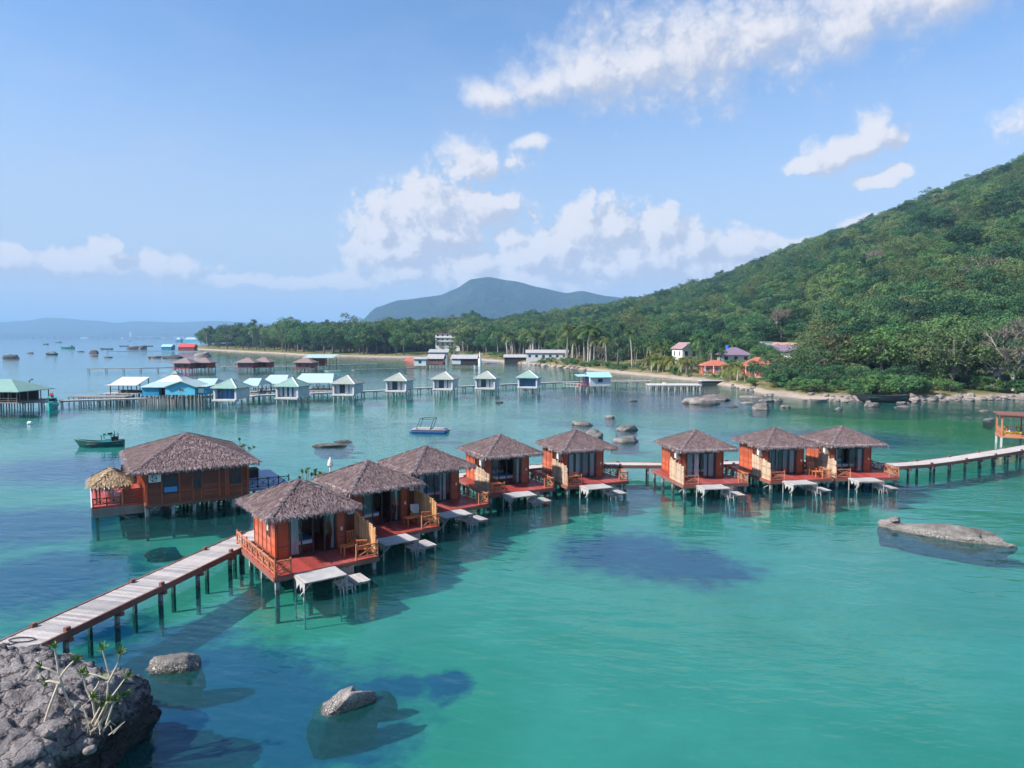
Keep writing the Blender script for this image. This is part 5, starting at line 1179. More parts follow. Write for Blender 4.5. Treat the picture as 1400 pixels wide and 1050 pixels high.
# dining shelters with mint roofs
def dining(label, px0, px1, yb, ze, zr, mat='mint_roof', seed=1):
    x0, x1 = px0, px1; w_ = x1 - x0
    t = thing('dining_shelter', label, 'shelter', ((x0 + x1) / 2, yb, 0), R(-4), 'open dining shelters on the pier')
    obj('roof', MB().poly((-w_ / 2, -3.6, ze), (w_ / 2, -3.6, ze), (w_ / 2 - .8, 0, zr), (-w_ / 2 + .8, 0, zr)).poly((-w_ / 2 + .8, 0, zr), (w_ / 2 - .8, 0, zr), (w_ / 2, 3.6, ze), (-w_ / 2, 3.6, ze)).poly((w_ / 2, -3.6, ze), (w_ / 2, 3.6, ze), (w_ / 2 - .8, 0, zr)).poly((-w_ / 2, -3.6, ze), (-w_ / 2 + .8, 0, zr), (-w_ / 2, 3.6, ze)), mat, t)
    obj('fascia', MB().bx(-w_ / 2, w_ / 2, -3.62, -3.58, ze - .16, ze - .01), 'white_paint', t)
    obj('floor', MB().bx(-w_ / 2, w_ / 2, -3.4, 3.4, 1.0, 1.18), 'grey_wood', t)
    obj('rail', MB().bx(-w_ / 2, w_ / 2, -3.38, -3.32, 1.75, 1.83).bx(-w_ / 2, w_ / 2, -3.38, -3.32, 1.4, 1.45), 'old_wood', t)
    n = max(2, int(w_ / 2.4))
    for q in range(n + 1):
        for y in (-3.2, 3.2): obj('post', box(-.07, .07, -.07, .07, 1.18, ze - .02), 'old_wood', t, loc=(-w_ / 2 + .2 + (w_ - .4) * q / n, y, 0))
    stilts(t, -w_ / 2 + .3, w_ / 2 - .3, -3.2, 3.2, n + 2, 3, 1.0, 'old_wood', .11, seed)
    for q in range(n):
        x = -w_ / 2 + w_ * (q + .5) / n; y = -1.2 + (q % 2) * 1.2
        gl_ = t.matrix_basis @ Vector((x, y, 1.18))
        k = thing('dining_table', 'dark table under ' + label.split(',')[0], 'table', gl_, 0, 'dark dining tables on the pier')
        obj('table_top', shared('dtt', lambda: box(-.6, .6, -.45, .45, .7, .75), 'dark_thing'), parent=k); obj('table_leg', shared('dtl', lambda: MB().tube([(0, 0, 0), (0, 0, .7)], [.25, .06], 8), 'dark_thing'), parent=k)
        for sg in (-1, 1):
            c_ = thing('dining_chair', 'dark chair under ' + label.split(',')[0], 'chair', t.matrix_basis @ Vector((x + sg * .95, y, 1.18)), 0, 'dark dining chairs on the pier')
            obj('seat', shared('dcs', lambda: box(-.22, .22, -.22, .22, .42, .47), 'dark_thing'), parent=c_); obj('backrest', shared('dcb%d' % sg, lambda: box(sg * .2 - .02, sg * .2 + .02, -.22, .22, .47, .98), 'dark_thing'), parent=c_)
            for a in (-.19, .19):
                for b in (-.19, .19): obj('leg', shared('dcl', lambda: box(-.02, .02, -.02, .02, 0, .42), 'dark_thing'), parent=c_, loc=(a, b, 0))
a = (-67.891, 146, 2.89); b = (-62.054, 146, 2.89); dining('narrow mint roof joining the blue house, lowest of the shelters', a[0], b[0], 149, 2.9, 4.2)
a = (-57.45, 148, 2.907); b = (-53.091, 148, 2.907); dining('mint-roofed dining shelter right of the first pale hut', a[0], b[0], 150, 2.9, 4.2, seed=2)
a = (-54.998, 152, 2.955); b = (-49.242, 152, 2.955); dining('taller mint-roofed dining shelter behind the second pale hut', a[0], b[0], 156, 2.9, 4.6, seed=3)
a = (-48.588, 154, 3.148); b = (-39.518, 154, 3.148); dining('widest mint-roofed dining shelter between second and third pale huts', a[0], b[0], 158, 3.0, 4.8, seed=4)
# green-roofed pier house and white shelter at the left
p = (-91.891, 124.844, 0)
t = thing('green_pier_house', 'open pier house with large sea-green tin roof at the left edge', 'house', (p[0] - 3, p[1] + 4, 0), R(-4))
obj('roof', hip_roof(14.5, 9, 3.3, 5.3, 4.5, .12, 'x'), 'green_roof', t); obj('floor', MB().bx(-6.6, 6.6, -4, 4, 1.15, 1.35), 'old_wood', t)
obj('back_wall', MB().bx(-6.4, 6.4, 1.2, 1.3, 1.35, 3.25), 'dark_thing', t); obj('side_wall', MB().bx(-6.5, -2.0, -2.0, -1.9, 1.35, 3.25), 'blue_wall', t); obj('rail', MB().bx(-6.5, 6.5, -3.95, -3.88, 2.0, 2.1).bx(-6.5, 6.5, -3.95, -3.88, 1.6, 1.66), 'old_wood', t)
stilts(t, -6.4, 6.4, -3.9, 3.9, 9, 4, 3.25, 'old_wood', .1, 5)
p = (-80.3, 142.191, 0)
t = thing('white_roof_shelter', 'open pier shelter with slanting white roof left of the blue house', 'shelter', (p[0], p[1] + 4, 0), R(-3))
obj('roof', MB().beam((0, -2.6, 3.05), (0, 2.2, 4.5), 5.9, .1), 'white_paint', t); obj('awning', MB().beam((-3.4, -2.5, 3.1), (-3.4, 1, 3.1), 1.2, .06), 'white_paint', t)
obj('floor', MB().bx(-4.6, 3.4, -3, 2.6, 1.25, 1.4), 'grey_wood', t); obj('rail', MB().bx(-3, 3, -2.4, -2.33, 2.1, 2.18).bx(-3, 3, -2.4, -2.33, 1.75, 1.8), 'dark_thing', t); obj('bench', MB().bx(-2.4, 2.4, .4, .9, 1.4, 1.85), 'dark_thing', t)
for x in (-2.8, -1, .9, 2.8):
    for y, h_ in ((-2.3, 3.1), (2.0, 4.4)): obj('post', MB().bx(x - .07, x + .07, y - .07, y + .07, 1.4, h_), 'dark_thing', t)
stilts(t, -4.4, 3.2, -2.8, 2.4, 9, 4, 1.25, 'old_wood', .11, 9, .03)
p = (-82.212, 135.9, 0)
t = thing('timber_landing', 'rough timber landing stage beside the turquoise boat', 'landing', (p[0], p[1] + 3, 0)); obj('floor', MB().bx(-5.6, 5.6, -1.6, 1.6, 1.1, 1.28), 'old_wood', t); stilts(t, -5.4, 5.4, -1.5, 1.5, 11, 2, 1.1, 'old_wood', .13, 3, .03)
p = (-94.816, 135.9, 0)
t = thing('pier_crane', 'leaning timber derrick by the green-roofed pier house', 'derrick', (p[0], p[1] + 1, 1.2)); obj('mast', MB().tube([(0, 0, -3), (-.2, 0, 3.4)], .09, 6), 'old_wood', t); obj('boom', MB().tube([(-1.2, 0, 1.6), (.3, 0, 3.6)], .06, 6), 'old_wood', t); obj('lamp', MB().bx(.2, .5, -.1, .1, 3.4, 3.65), 'dark_thing', t)
# teal-roofed house and low platform at the right end of the pier
p = (19.998, 169.639, 0)
t = simple_house('teal_pier_house', 'white pier house with pale teal roof at the right end of the hut row', (p[0] + 1.2, p[1] + 2.5, 1.25), R(10), 5.2, 4.6, 2.1, 'gable', 1.0, 'white_paint', 'teal_roof', wins=1, wz=(.8, 1.6), plinth=.2, oh=.35, glass='window_dark')
obj('porch_roof', MB().beam((-4.0, -1.6, 2.15), (-4.0, 2.2, 2.5), 2.8, .08), 'teal_roof', t); obj('porch_floor', MB().bx(-5.3, -2.61, -2.2, 2.2, -.25, -.02), 'deck_wood', t); obj('porch_wall', MB().bx(-3.4, -2.62, -1.4, 1.8, -.02, 2.2), 'blue_glass', t)
for x in (-5.2, -3.9): obj('post', MB().bx(x - .06, x + .06, -1.7, -1.58, -.02, 2.15), 'red_wall', t)
railing(t, (-5.25, -2.15, 0), (-2.7, -2.15, 0), .8, False, 'red_wall', 2)
for x in (-5, -3.4, -1.6, 0, 1.6, 2.5):
    for y in (-2, 2): obj('stilt', shared('tstilt', lambda: MB().tube([(0, 0, -4.2), (0, 0, -.2)], .12, 6), 'concrete'), parent=t, loc=(x, y, 0))
p = (40.552, 172.008, 0)
t = thing('jetty_platform', 'low concrete jetty platform on stilts left of the beach', 'jetty', (p[0], p[1] + 3, 0), R(-2)); obj('slab', MB().bx(-6.4, 6.6, -2.6, 3.0, .95, 1.2), 'concrete', t); obj('upturned_box', MB().bx(-2.6, -1.8, -.4, .3, 1.2, 1.6), 'white_paint', t); stilts(t, -6.2, 6.2, -2.4, 2.6, 9, 3, .95, 'concrete', .14)
p = (59.16, 190.635, 0)
t = thing('seawall', 'dark stone seawall with flat top beside the low jetty', 'seawall', (p[0], p[1] + 2, 0), R(9)); obj('wall', MB().bx(-7.5, 8.5, -1.0, 1.0, -2, .95), 'rock_dark', t); obj('coping', MB().bx(-7.6, 8.6, -1.15, 1.15, .95, 1.15), 'concrete', t)

# ------------------------------------------------------------ farther piers with red huts
def red_hut(label, p, w_=6.0, rz=-6, green=False):
    t = thing('red_hut', label, 'hut', (p[0], p[1], 0), R(rz), 'red huts on the far pier')
    wl = obj('wall', MB().bx(-w_ / 2, w_ / 2, -2.4, 2.4, 1.2, 3.5), 'red_wall', t)
    for k in (-1, 1): obj('window', MB().bx(k * w_ * .22 - .6, k * w_ * .22 + .6, -2.43, -2.401, 1.7, 3.0), 'window_dark', wl)
    obj('veranda', MB().bx(-w_ / 2 - 1.6, -w_ / 2 - .01, -2.4, 2.4, 1.05, 1.2), 'deck_wood', t)
    obj('roof', hip_roof(w_ + 2.2, 6.6, 3.4, 5.2, 1.0, .15, 'x'), 'brown_roof', t); stilts(t, -w_ / 2, w_ / 2, -2.2, 2.2, 5, 2, 1.2, 'bark_pale', .13)
for lb, p in (('leftmost red hut on the far pier, open veranda', (-123.041, 258.502, 0)), ('second red hut on the far pier, touching the leftmost', (-118.17, 264.025, 0)), ('third red hut on the far pier', (-101.527, 264.025, 0)), ('fourth red hut on the far pier, touching the third', (-97.5, 269.787, 0)), ('red hut before the mint-roofed shed', (-79.335, 264.025, 0))): red_hut(lb, (p[0], p[1] + 4))
p = (-78.807, 275.806, 0); t = thing('mint_shed', 'open shed with mint roof at the shore end of the far pier', 'shed', (p[0], p[1] + 12, 0)); obj('roof', MB().beam((0, -5, 4.6), (0, 4, 5.8), 12.5, .15), 'mint_roof', t); obj('wall', MB().bx(-5, 2, 1, 1.2, 1.2, 4.6), 'red_wall', t); stilts(t, -5.6, 5.6, -4, 3, 5, 2, 4.6, 'old_wood', .14)
boardwalk('far_pier', 'thin far pier with red huts crossing the bay', [(-160.143, 262.883, 1.3), (-140.368, 267.302, 1.3), (-117.942, 280.784, 1.3), (-87.263, 286.564, 1.3), (-58.681, 310.53, 1.3)], 2.0, 1.3, False, 6.0, 'old_wood', 'grey_wood', 'grey_wood', stub=False, pw=1.2, sub=0)
boardwalk('broken_jetty', 'short old jetty of bare posts before the shacks', [(-58.959, 257.461, 1), (-38.399, 272.845, 1)], 2.0, 1.0, False, 3.0, 'bark_pale', 'grey_wood', 'grey_wood', stub=False, pw=1.0, sub=0)
boardwalk('distant_jetty', 'faint jetty farthest out near the point', [(-327.958, 564.538, 1.5), (-268.334, 595.145, 1.5)], 2.5, 1.5, False, 8.0, 'old_wood', 'grey_wood', 'grey_wood', stub=False, pw=2.0, sub=0)
t = simple_house('far_red_shed', 'bright red roofed shed on the farthest jetty', (-289.032, 622.173, 0), 0, 14, 7, 4.5, 'gable', 2.5, 'red_wall', 'red_roof', 'shed', plinth=-1)
t = simple_house('far_teal_shed', 'small teal shed on the farthest jetty', (-314.523, 638.174, 0), 0, 9, 7, 4.5, 'gable', 2, 'blue_wall', 'teal_roof', 'shed', plinth=-1)
t = simple_house('floating_house', 'long pale floating house off the wooded point', (-876.002, 1922.19, 0), 0, 40, 16, 7, 'gable', 5, 'light_blue_wall', 'mint_roof', 'floating house', plinth=.5, wins=0)
t = simple_house('floating_house', 'small floating house left of the long one off the point', (-902.331, 1892.92, 0), 0, 14, 12, 7, 'hip', 6, 'blue_wall', 'mint_roof', 'floating house', plinth=.5, wins=0)

# ------------------------------------------------------------ boats
def hull(L, B, H, bow=.55, stern=.2, n=14):
    mb = MB(); m_ = 9
    for i in range(n + 1):
        u = i / n; x = -L / 2 + L * u                      # bow at -x
        wdt = B / 2 * (math.sin(min(1, u * 1.7) * math.pi / 2) ** .8) * (1 - .25 * max(0, u - .7) / .3)
        sheer = H * (1 + bow * max(0, 1 - u * 2.4) ** 1.8 + stern * max(0, u - .75) * 4)
        keel = -.35 * H * (1 - max(0, 1 - u * 4) ** 2)
        for j in range(m_):
            v = j / (m_ - 1) * 2 - 1; a = abs(v)
            y = wdt * math.copysign(a ** .55, v) * (1 if a > 0 else 0); z = keel + (sheer - keel) * a ** 2.0
            mb.v.append((x - (.12 * L * a * a if u < .02 else .08 * L * a * a * max(0, 1 - u * 5)), y, z))
    for i in range(n):
        for j in range(m_ - 1):
            a = i * m_ + j; mb.f.append((a, a + 1, a + m_ + 1, a + m_))
    mb.f.append(tuple(n * m_ + j for j in range(m_)))
    return mb
def rubrail(L, B, H, bow, stern, n=14):
    mb = MB()
    for s_ in (-1, 1):
        pts = []
        for i in range(n + 1):
            u = i / n; x = -L / 2 + L * u; wdt = B / 2 * (math.sin(min(1, u * 1.7) * math.pi / 2) ** .8) * (1 - .25 * max(0, u - .7) / .3)
            pts.append((x - .08 * L * max(0, 1 - u * 5), s_ * wdt, H * (1 + bow * max(0, 1 - u * 2.4) ** 1.8 + stern * max(0, u - .75) * 4)))
        mb.tube(pts, .05, 5)
    return mb
def fishing_boat(label, loc, rz, L, hm, cm, rail='white_paint', flag=False):
    t = thing('fishing_boat', label, 'boat', loc, rz); B, H = L * .27, L * .12
    obj('hull', hull(L, B, H), hm, t, smooth=True); obj('gunwale', rubrail(L, B, H, .55, .2), rail, t)
    obj('deck', MB().bx(-L * .3, L * .44, -B * .42, B * .42, H * .55, H * .62), 'old_wood', t)
    x0, x1 = L * .02, L * .26; z0, z1 = H * .62, H * .62 + L * .19
    cb = obj('cabin', MB().bx(x0, x1, -B * .3, B * .3, z0, z0 + (z1 - z0) * .45), cm, t)
    for x in (x0 + .05, x1 - .05):
        for y in (-B * .28, B * .28): obj('cabin_post', MB().bx(x - .04, x + .04, y - .04, y + .04, z0 + (z1 - z0) * .45, z1), cm, cb)
    obj('cabin_roof', MB().bx(x0 - .2, x1 + .2, -B * .36, B * .36, z1, z1 + .07), cm, cb)
    obj('cabin_back', MB().bx(x1, L * .36, -B * .28, B * .28, z0, z0 + (z1 - z0) * .8), 'dark_thing', cb)
    obj('mast', MB().tube([(L * .30, 0, z0), (L * .30, 0, z1 + L * .1)], .04, 6), 'dark_thing', t); obj('mast', MB().tube([(L * .38, 0, z0), (L * .38, 0, z1 + L * .06)], .05, 6), 'dark_thing', t)
    obj('gear', MB().bx(L * .16, L * .24, -.2, .2, z1 + .07, z1 + .3).bx(L * .05, L * .1, -.15, .15, z1 + .07, z1 + .2), 'dark_thing', t)
    if flag: obj('flag', MB().poly((L * .30, 0, z1 + L * .1), (L * .30 + .3, .5, z1 + L * .08), (L * .30 + .3, .5, z1 + L * .02), (L * .30, 0, z1 + L * .04)), 'flag_red', t); obj('flagpole', MB().tube([(L * .3, 0, z1), (L * .3, 0, z1 + L * .12)], .03, 5), 'dark_thing', t)
    return t
fishing_boat('dark green wooden fishing boat with small cabin, off the villa', (-49.066, 82.649, 0), R(9), 4.9, 'hull_green', 'hull_turq', 'hull_green')
fishing_boat('turquoise fishing boat moored bow-on at the pier, red flag aloft', (-83.652, 126.128, 0), R(118), 7.6, 'hull_turq', 'hull_turq', 'white_paint', True)
for lb, p, rz, L in (('far-off blue fishing boat, largest in the open bay', (-511.232, 803.409, 0), 8, 14), ('tiny far-off boat nearest the horizon', (-1081.41, 1664.75, 0), 4, 14), ('tiny dark boat left in the open bay', (-832.462, 1247.09, 0), 12, 9), ('tiny far-off boat right in the open bay', (-1243.38, 2273.76, 0), -6, 12), ('small moored boat among the rocks', (-341.903, 518.202, 0), 3, 8)):
    fishing_boat(lb, p, R(rz), L, 'hull_turq' if L > 10 else 'hull_dark', 'hull_turq')
for q, (lb, p) in enumerate((('dark low boat beside the far jetty rocks', (-438.264, 754.575, 0)), ('dark low boat left of the far rock pile', (-553.77, 996.901, 0)), ('dark low boat above the far jetty', (-519.29, 996.901, 0)), ('dark low boat by the teal shed', (-495.258, 996.901, 0)), ('white open boat before the mint-roofed shed', (-67.246, 261.234, 0)))):
    t = thing('open_boat', lb, 'boat', p, R(5), 'open boats far out'); L = 12 if q < 4 else 5.5; mt = 'hull_dark' if q < 4 else 'white_paint'
    obj('hull', hull(L, L * .25, L * .07), mt, t, smooth=True); obj('thwart', MB().bx(-.4, .4, -L * .1, L * .1, L * .05, L * .056), 'old_wood', t)
p = (74.292, 137.42, 0)
t = thing('beached_boat', 'big black wooden boat drawn up on the rubble shore', 'boat', (p[0], p[1] + 1.5, .25), R(-4)); obj('hull', hull(9.2, 2.6, 1.1, .35, .25), 'hull_dark', t, smooth=True); obj('deck', MB().bx(-3.2, 4.0, -1.05, 1.05, .7, .8), 'hull_green', t); obj('gunwale', rubrail(9.2, 2.6, 1.1, .35, .25), 'hull_dark', t)
p = (62.058, 140.564, 0)
t = thing('rowing_boat', 'small grey rowing boat at the edge of the pebble beach', 'boat', p, R(3)); obj('hull', hull(3.2, .95, .4, .3, .2), 'old_wood', t, smooth=True); obj('thwart', MB().bx(-.2, .1, -.4, .4, .26, .3), 'old_wood', t)
# raft with two blue pontoons
p = (-11.228, 94.859, 0)
t = thing('pontoon_raft', 'pale raft on blue pontoons with a bare frame, moored behind the bungalows', 'raft', p, R(-7))
for y in (-.85, .85): obj('pontoon', MB().tube([(-2.7, y, .12), (-2.3, y, .16), (2.2, y, .16), (2.7, y, .3)], [.1, .3, .3, .12], 10), 'raft_blue' if y < 0 else 'cloth_white', t)
for q in range(16): obj('plank', shared('rplank', lambda: box(-.13, .13, -1.15, 1.15, .42, .47), 'grey_wood'), parent=t, loc=(-2.3 + q * .3, 0, .01 * (q % 3)))
obj('cushion', MB().bx(-1.9, .2, -.8, .6, .48, .62), 'cloth_white', t); obj('cushion', MB().bx(.5, 2.0, -.3, .7, .48, .6), 'cloth_white', t)
fm = MB()
for x in (-1.7, .2):
    for y in (-.9, .9): fm.tube([(x, y, .45), (x + .55, y, 1.9)], .04, 6)
obj('frame', fm.tube([(-1.15, -.9, 1.9), (-1.15, .9, 1.9)], .04, 6).tube([(.75, -.9, 1.9), (.75, .9, 1.9)], .04, 6).tube([(-1.15, -.9, 1.9), (.75, -.9, 1.9)], .04, 6).tube([(-1.15, .9, 1.9), (.75, .9, 1.9)], .04, 6), 'dark_thing', t)
p = (-72.172, 103.71, 0); t = thing('mooring_buoy', 'small white mooring buoy in open water at left', 'buoy', p); obj('float', MB().tube([(-.45, 0, .05), (-.2, 0, .2), (.2, 0, .2), (.45, 0, .05)], [.05, .26, .26, .05], 10), 'white_plastic', t); obj('ring', MB().tube([(0, 0, .4), (.1, 0, .55)], .04, 6), 'dark_thing', t)

# ------------------------------------------------------------ open pavilion at the right edge
p = (57.427, 82.092, 0)
t = thing('open_pavilion', 'open timber pavilion on stilts with flowers and chairs at the right edge', 'pavilion', (p[0] + 4.3, p[1] + .4, 0), R(-26))
obj('floor', MB().bx(-3.2, 4.2, -1.7, 1.7, 1.1, 1.3), 'rail_wood', t); obj('roof', MB().bx(-3.5, 4.6, -2.0, 2.0, 3.75, 3.9), 'fascia_wood', t); obj('roof_beam', MB().bx(-3.3, 4.3, -1.75, -1.6, 3.55, 3.74).bx(-3.3, 4.3, 1.6, 1.75, 3.55, 3.74), 'rail_wood', t)
for x in (-3.05, -.6, 1.8, 4.0):
    for y in (-1.6, 1.6): obj('post', shared('ppost', lambda: box(-.08, .08, -.08, .08, 1.3, 3.74), 'rail_wood'), parent=t, loc=(x, y, 0)); obj('stilt', shared('pstilt', lambda: box(-.1, .1, -.1, .1, -2.6, 1.1), 'concrete'), parent=t, loc=(x, y, 0))
railing(t, (-3.05, 1.6, 1.3), (-3.05, -1.6, 1.3), .8, True, 'rail_wood', 3); railing(t, (-3.05, 1.62, 1.3), (4.0, 1.62, 1.3), .8, True, 'rail_wood', 4)
for q, x in enumerate((-1.9, .3, 2.4)):
    f_ = thing('flower_box', 'box of yellow flowers along the pavilion edge, %s' % ('left end', 'middle', 'right end')[q], 'flower box', t.matrix_basis @ Vector((x, -1.4, 1.3)), R(-26), 'pavilion flower boxes'); obj('planter', MB().bx(-.8, .8, -.15, .15, 0, .3), 'rail_wood', f_)
    fl_ = MB(); rr_ = random.Random(q)
    for k in range(90): 
        c_ = Vector((rr_.uniform(-.8, .8), rr_.uniform(-.15, .15), .3)); rosette(fl_, c_, (rr_.uniform(-.4, .4), rr_.uniform(-.4, .4), 1), 3, .3, .09, rr_)
    obj('blossom', fl_, 'flower_yellow' if q != 2 else 'leaf_bright', f_)
    c_ = thing('pavilion_chair', 'pale chair in the pavilion, %s one' % ('left', 'middle', 'right')[q], 'chair', t.matrix_basis @ Vector((x + .3, .2, 1.3)), R(20 * q), 'pavilion chairs')
    obj('seat', shared('pcs', lambda: box(-.3, .3, -.3, .3, .4, .5), 'white_paint'), parent=c_); obj('backrest', shared('pcb', lambda: box(-.3, .3, .28, .34, .5, 1.05), 'white_paint'), parent=c_)
    for a in (-.25, .25):
        for b in (-.25, .25): obj('leg', shared('pcl', lambda: box(-.03, .03, -.03, .03, 0, .4), 'white_paint'), parent=c_, loc=(a, b, 0))

# ------------------------------------------------------------ houses along the shore
def land(p, dz=0): return (p[0], p[1], ground(p[0], p[1]) + dz)
LOTS = []
def lot(loc, r): LOTS.append((loc[0], loc[1], r, loc[2])); return loc
t = simple_house('stilt_shack', 'pale-walled grey shack on stilts, leftmost of the shore shacks', (-38.495, 295.583, 0)[:2] + (1.2,), R(-5), 5.2, 5, 2.6, 'shed', .8, 'pale_wall', 'grey_tin', 'shack', plinth=.2, wins=1); stilts(t, -2.4, 2.4, -2.2, 2.2, 4, 2, -.2, 'old_wood', .14)
t = simple_house('stilt_shack', 'brown-fronted shack with two-tier grey roof, middle of the shore shacks', (-32.756, 302.819, 0)[:2] + (1.2,), R(-5), 6.5, 6, 2.8, 'gable', 1.6, 'fascia_wood', 'grey_tin', 'shack', plinth=.2, wins=1); stilts(t, -3, 3, -2.6, 2.6, 5, 2, -.2, 'old_wood', .14)
t = simple_house('stilt_shack', 'long dark open shack with grey tin roof, rightmost of the shore shacks', (-20.108, 299.157, 0)[:2] + (1.2,), R(-4), 10.5, 6, 2.9, 'gable', 1.4, 'dark_thing', 'grey_tin', 'shack', plinth=.2, wins=0); stilts(t, -5, 5, -2.6, 2.6, 7, 2, -.2, 'old_wood', .14); obj('side_bay', MB().bx(-5.24, -1.5, -3.06, -3.01, .3, 2.2), 'pale_wall', t)
t = simple_house('stilt_shack', 'tall grey shed roof behind the middle shore shack', lot((-36.217, 345, 0.364)[:2] + (1.5,), 7), 0, 9, 6, 4.0, 'shed', 1.5, 'grey_tin', 'grey_tin', 'shack', plinth=1.5, wins=0)
t = simple_house('three_storey_house', 'white three-storey house with red roof among the trees', lot((-43.27, 480, 5.987)[:2] + (7.0,), 9), R(-8), 17, 9, 8.6, 'flat', 0, 'white_paint', 'red_roof', wins=5, storeys=3, wz=(.7, 2.1), plinth=8, oh=.9)
for z in (2.85, 5.7): obj('balcony', MB().bx(-8.5, 8.5, -6.0, -4.51, z, z + .18), 'white_paint', t); obj('balcony_rail', MB().bx(-8.5, 8.5, -6.0, -5.94, z + .5, z + 1.0), 'pale_wall', t)
t = simple_house('red_roof_cottage', 'low cottage with orange-red roof left of the three-storey house', lot(land((-56.45, 390, 3.625)), 8), 0, 9, 7, 2.6, 'hip', 2.2, 'white_paint', 'orange_roof', wins=2); t = simple_house('red_roof_cottage', 'small orange-roofed cottage half hidden by trees near the three-storey house', lot(land((-50.755, 400, 4.642)), 6), 0, 6, 6, 2.6, 'hip', 2.2, 'white_paint', 'orange_roof', wins=2)
t = simple_house('long_white_building', 'long low white-blue building beneath the coconut palms', lot(land((17.134, 340, -0.167), .2), 12), R(-5), 20, 7, 3.2, 'gable', 1.3, 'pale_wall', 'grey_tin', wins=6, wz=(1, 2.0), plinth=2)
t = simple_house('open_beach_shed', 'dark open beach shed left of the long white building', lot(land((1.848, 352, 0.107), .2), 7), R(-3), 11, 6, 2.6, 'gable', 1.2, 'dark_thing', 'grey_tin', 'shed', wins=0, plinth=1)
t = simple_house('gabled_house', 'white house with mauve gabled roof behind the palms', lot((63.117, 255, 7.137)[:2] + (5.5,), 8), R(14), 6.0, 8, 3.6, 'gable', 2.0, 'white_paint', 'mauve_roof', wins=2, wz=(.8, 2.4), plinth=5, gable_front=True)
t = simple_house('purple_roof_house', 'low house with wide purple hip roof right of the gabled house', lot((79.474, 250, 5.942)[:2] + (4.2,), 9), R(-6), 10, 8, 2.6, 'hip', 2.6, 'white_paint', 'purple_roof', wins=3, plinth=4, oh=.9); obj('water_tank', MB().tube([(-2, 1, 4.2), (-2, 1, 6.0)], .7, 10), 'tarp_blue', t)
t = simple_house('red_beach_house', 'orange-red beach house half hidden by young palms', lot(land((62.593, 215, 1.283)), 6), R(-4), 8, 6, 2.6, 'hip', 1.6, 'orange_roof', 'orange_roof', wins=3, porch=1.5, plinth=1.5)
t = simple_house('orange_roof_house', 'house with bright orange hip roof and white porch columns', lot(land((69.22, 196, 2.112)), 7), R(-12), 8.0, 6.5, 3.0, 'hip', 2.4, 'orange_roof', 'orange_roof', wins=2, porch=1.8, plinth=2, oh=.8)
t = simple_house('white_terrace_house', 'white terraced house with purple stair roof above the orange roof', lot((92.717, 235, 5.872)[:2] + (5.0,), 8), R(-20), 8, 7, 3.2, 'shed', 2.2, 'white_paint', 'purple_roof', wins=2, plinth=5)
obj('terrace_wing', MB().bx(-6.5, -4.01, -3.6, 2, -4, 2.0), 'pale_wall', t); obj('roof_wing', MB().bx(-7.0, -4.0, -4.2, 2.6, 2.0, 2.2), 'mauve_roof', t)
t = thing('concrete_tank', 'pale concrete tank on the bare earth terrace', 'tank', lot((95.29, 262, 9.446)[:2] + (9.0,), 5)); obj('tank', MB().bx(-2, 2, -1.6, 1.6, -4, 2.2), 'pale_wall', t); obj('lid', MB().bx(-2.1, 2.1, -1.7, 1.7, 2.2, 2.35), 'concrete', t)
ep = (108.059, 275, 10.421); lot((ep[0], ep[1], 9.5), 13)
em = MB(); er = random.Random(3)
for i in range(13):
    for j in range(9): em.v.append((ep[0] - 13 + i * 2.2, ep[1] - 8 + j * 2.2, 9.6 + .5 * j * .35 + er.uniform(-.2, .25) + fbm(i * .4, j * .4) * .5 - (4 if i in (0, 12) or j in (0, 8) else 0)))
for i in range(12):
    for j in range(8): a = i * 9 + j; em.f.append((a, a + 9, a + 10, a + 1))
tag(obj('earth_terrace', em, 'earth', smooth=True), 'bare cut earth terrace on the lower hillside', None, None, 'structure')
t = simple_house('hidden_white_house', 'white wall of a house hidden behind the trees at right', lot(land((116.963, 168, 2.252), .5), 5), R(5), 4.8, 4, 2.6, 'flat', 0, 'white_paint', 'concrete', wins=1, wz=(.6, 1.6), plinth=2)
for q, (lb, p, h_) in enumerate((('tall pale utility pole left of the three-storey house corner', (-29.026, 350, 0.18), 13), ('tall utility pole right of the three-storey house', (-24.613, 350, 0.915), 14), ('left one of two pale gateposts on the slope', (87.064, 262, 8.898), 5.0), ('right one of two pale gateposts on the slope', (88.163, 262, 8.898), 5.0), ('utility pole behind the purple-roofed house', (78.894, 265, 8.851), 8), ('slim pole near the earth terrace', (97.048, 255, 8.473), 7))):
    t = thing('utility_pole', lb, 'pole', land(p), 0); obj('pole', MB().tube([(0, 0, -1), (0, 0, h_)], [.2, .14], 8), 'bark_pale', t); obj('crossarm', MB().bx(-.8, .8, -.06, .06, h_ - .7, h_ - .55), 'old_wood', t)
t = thing('tarp_stall', 'blue tarpaulin stall on the beach left of the white building', 'stall', lot(land((-10.346, 352, 0.107)), 4)); obj('tarp', gable_roof(7, 4, 1.4, 2.6), 'tarp_blue', t)
for x in (-3, 3):
    for y in (-1.8, 1.8): obj('post', MB().tube([(x, y, 0), (x, y, 1.5)], .06, 6), 'old_wood', t)
for q, (p, h_) in enumerate((((-16.167, 350, -0.187), 9), ((-18.847, 352, -0.262), 7))):
    t = thing('folded_parasol', ('taller', 'shorter')[q] + ' folded pale parasol standing on the beach by the blue tarpaulin', 'parasol', land(p)); obj('canopy', MB().tube([(0, 0, 1.2), (0, 0, 2.2), (0, 0, h_)], [.9, 1.2, .05], 8), 'curtain', t); obj('pole', MB().tube([(0, 0, 0), (0, 0, h_)], .08, 6), 'old_wood', t)

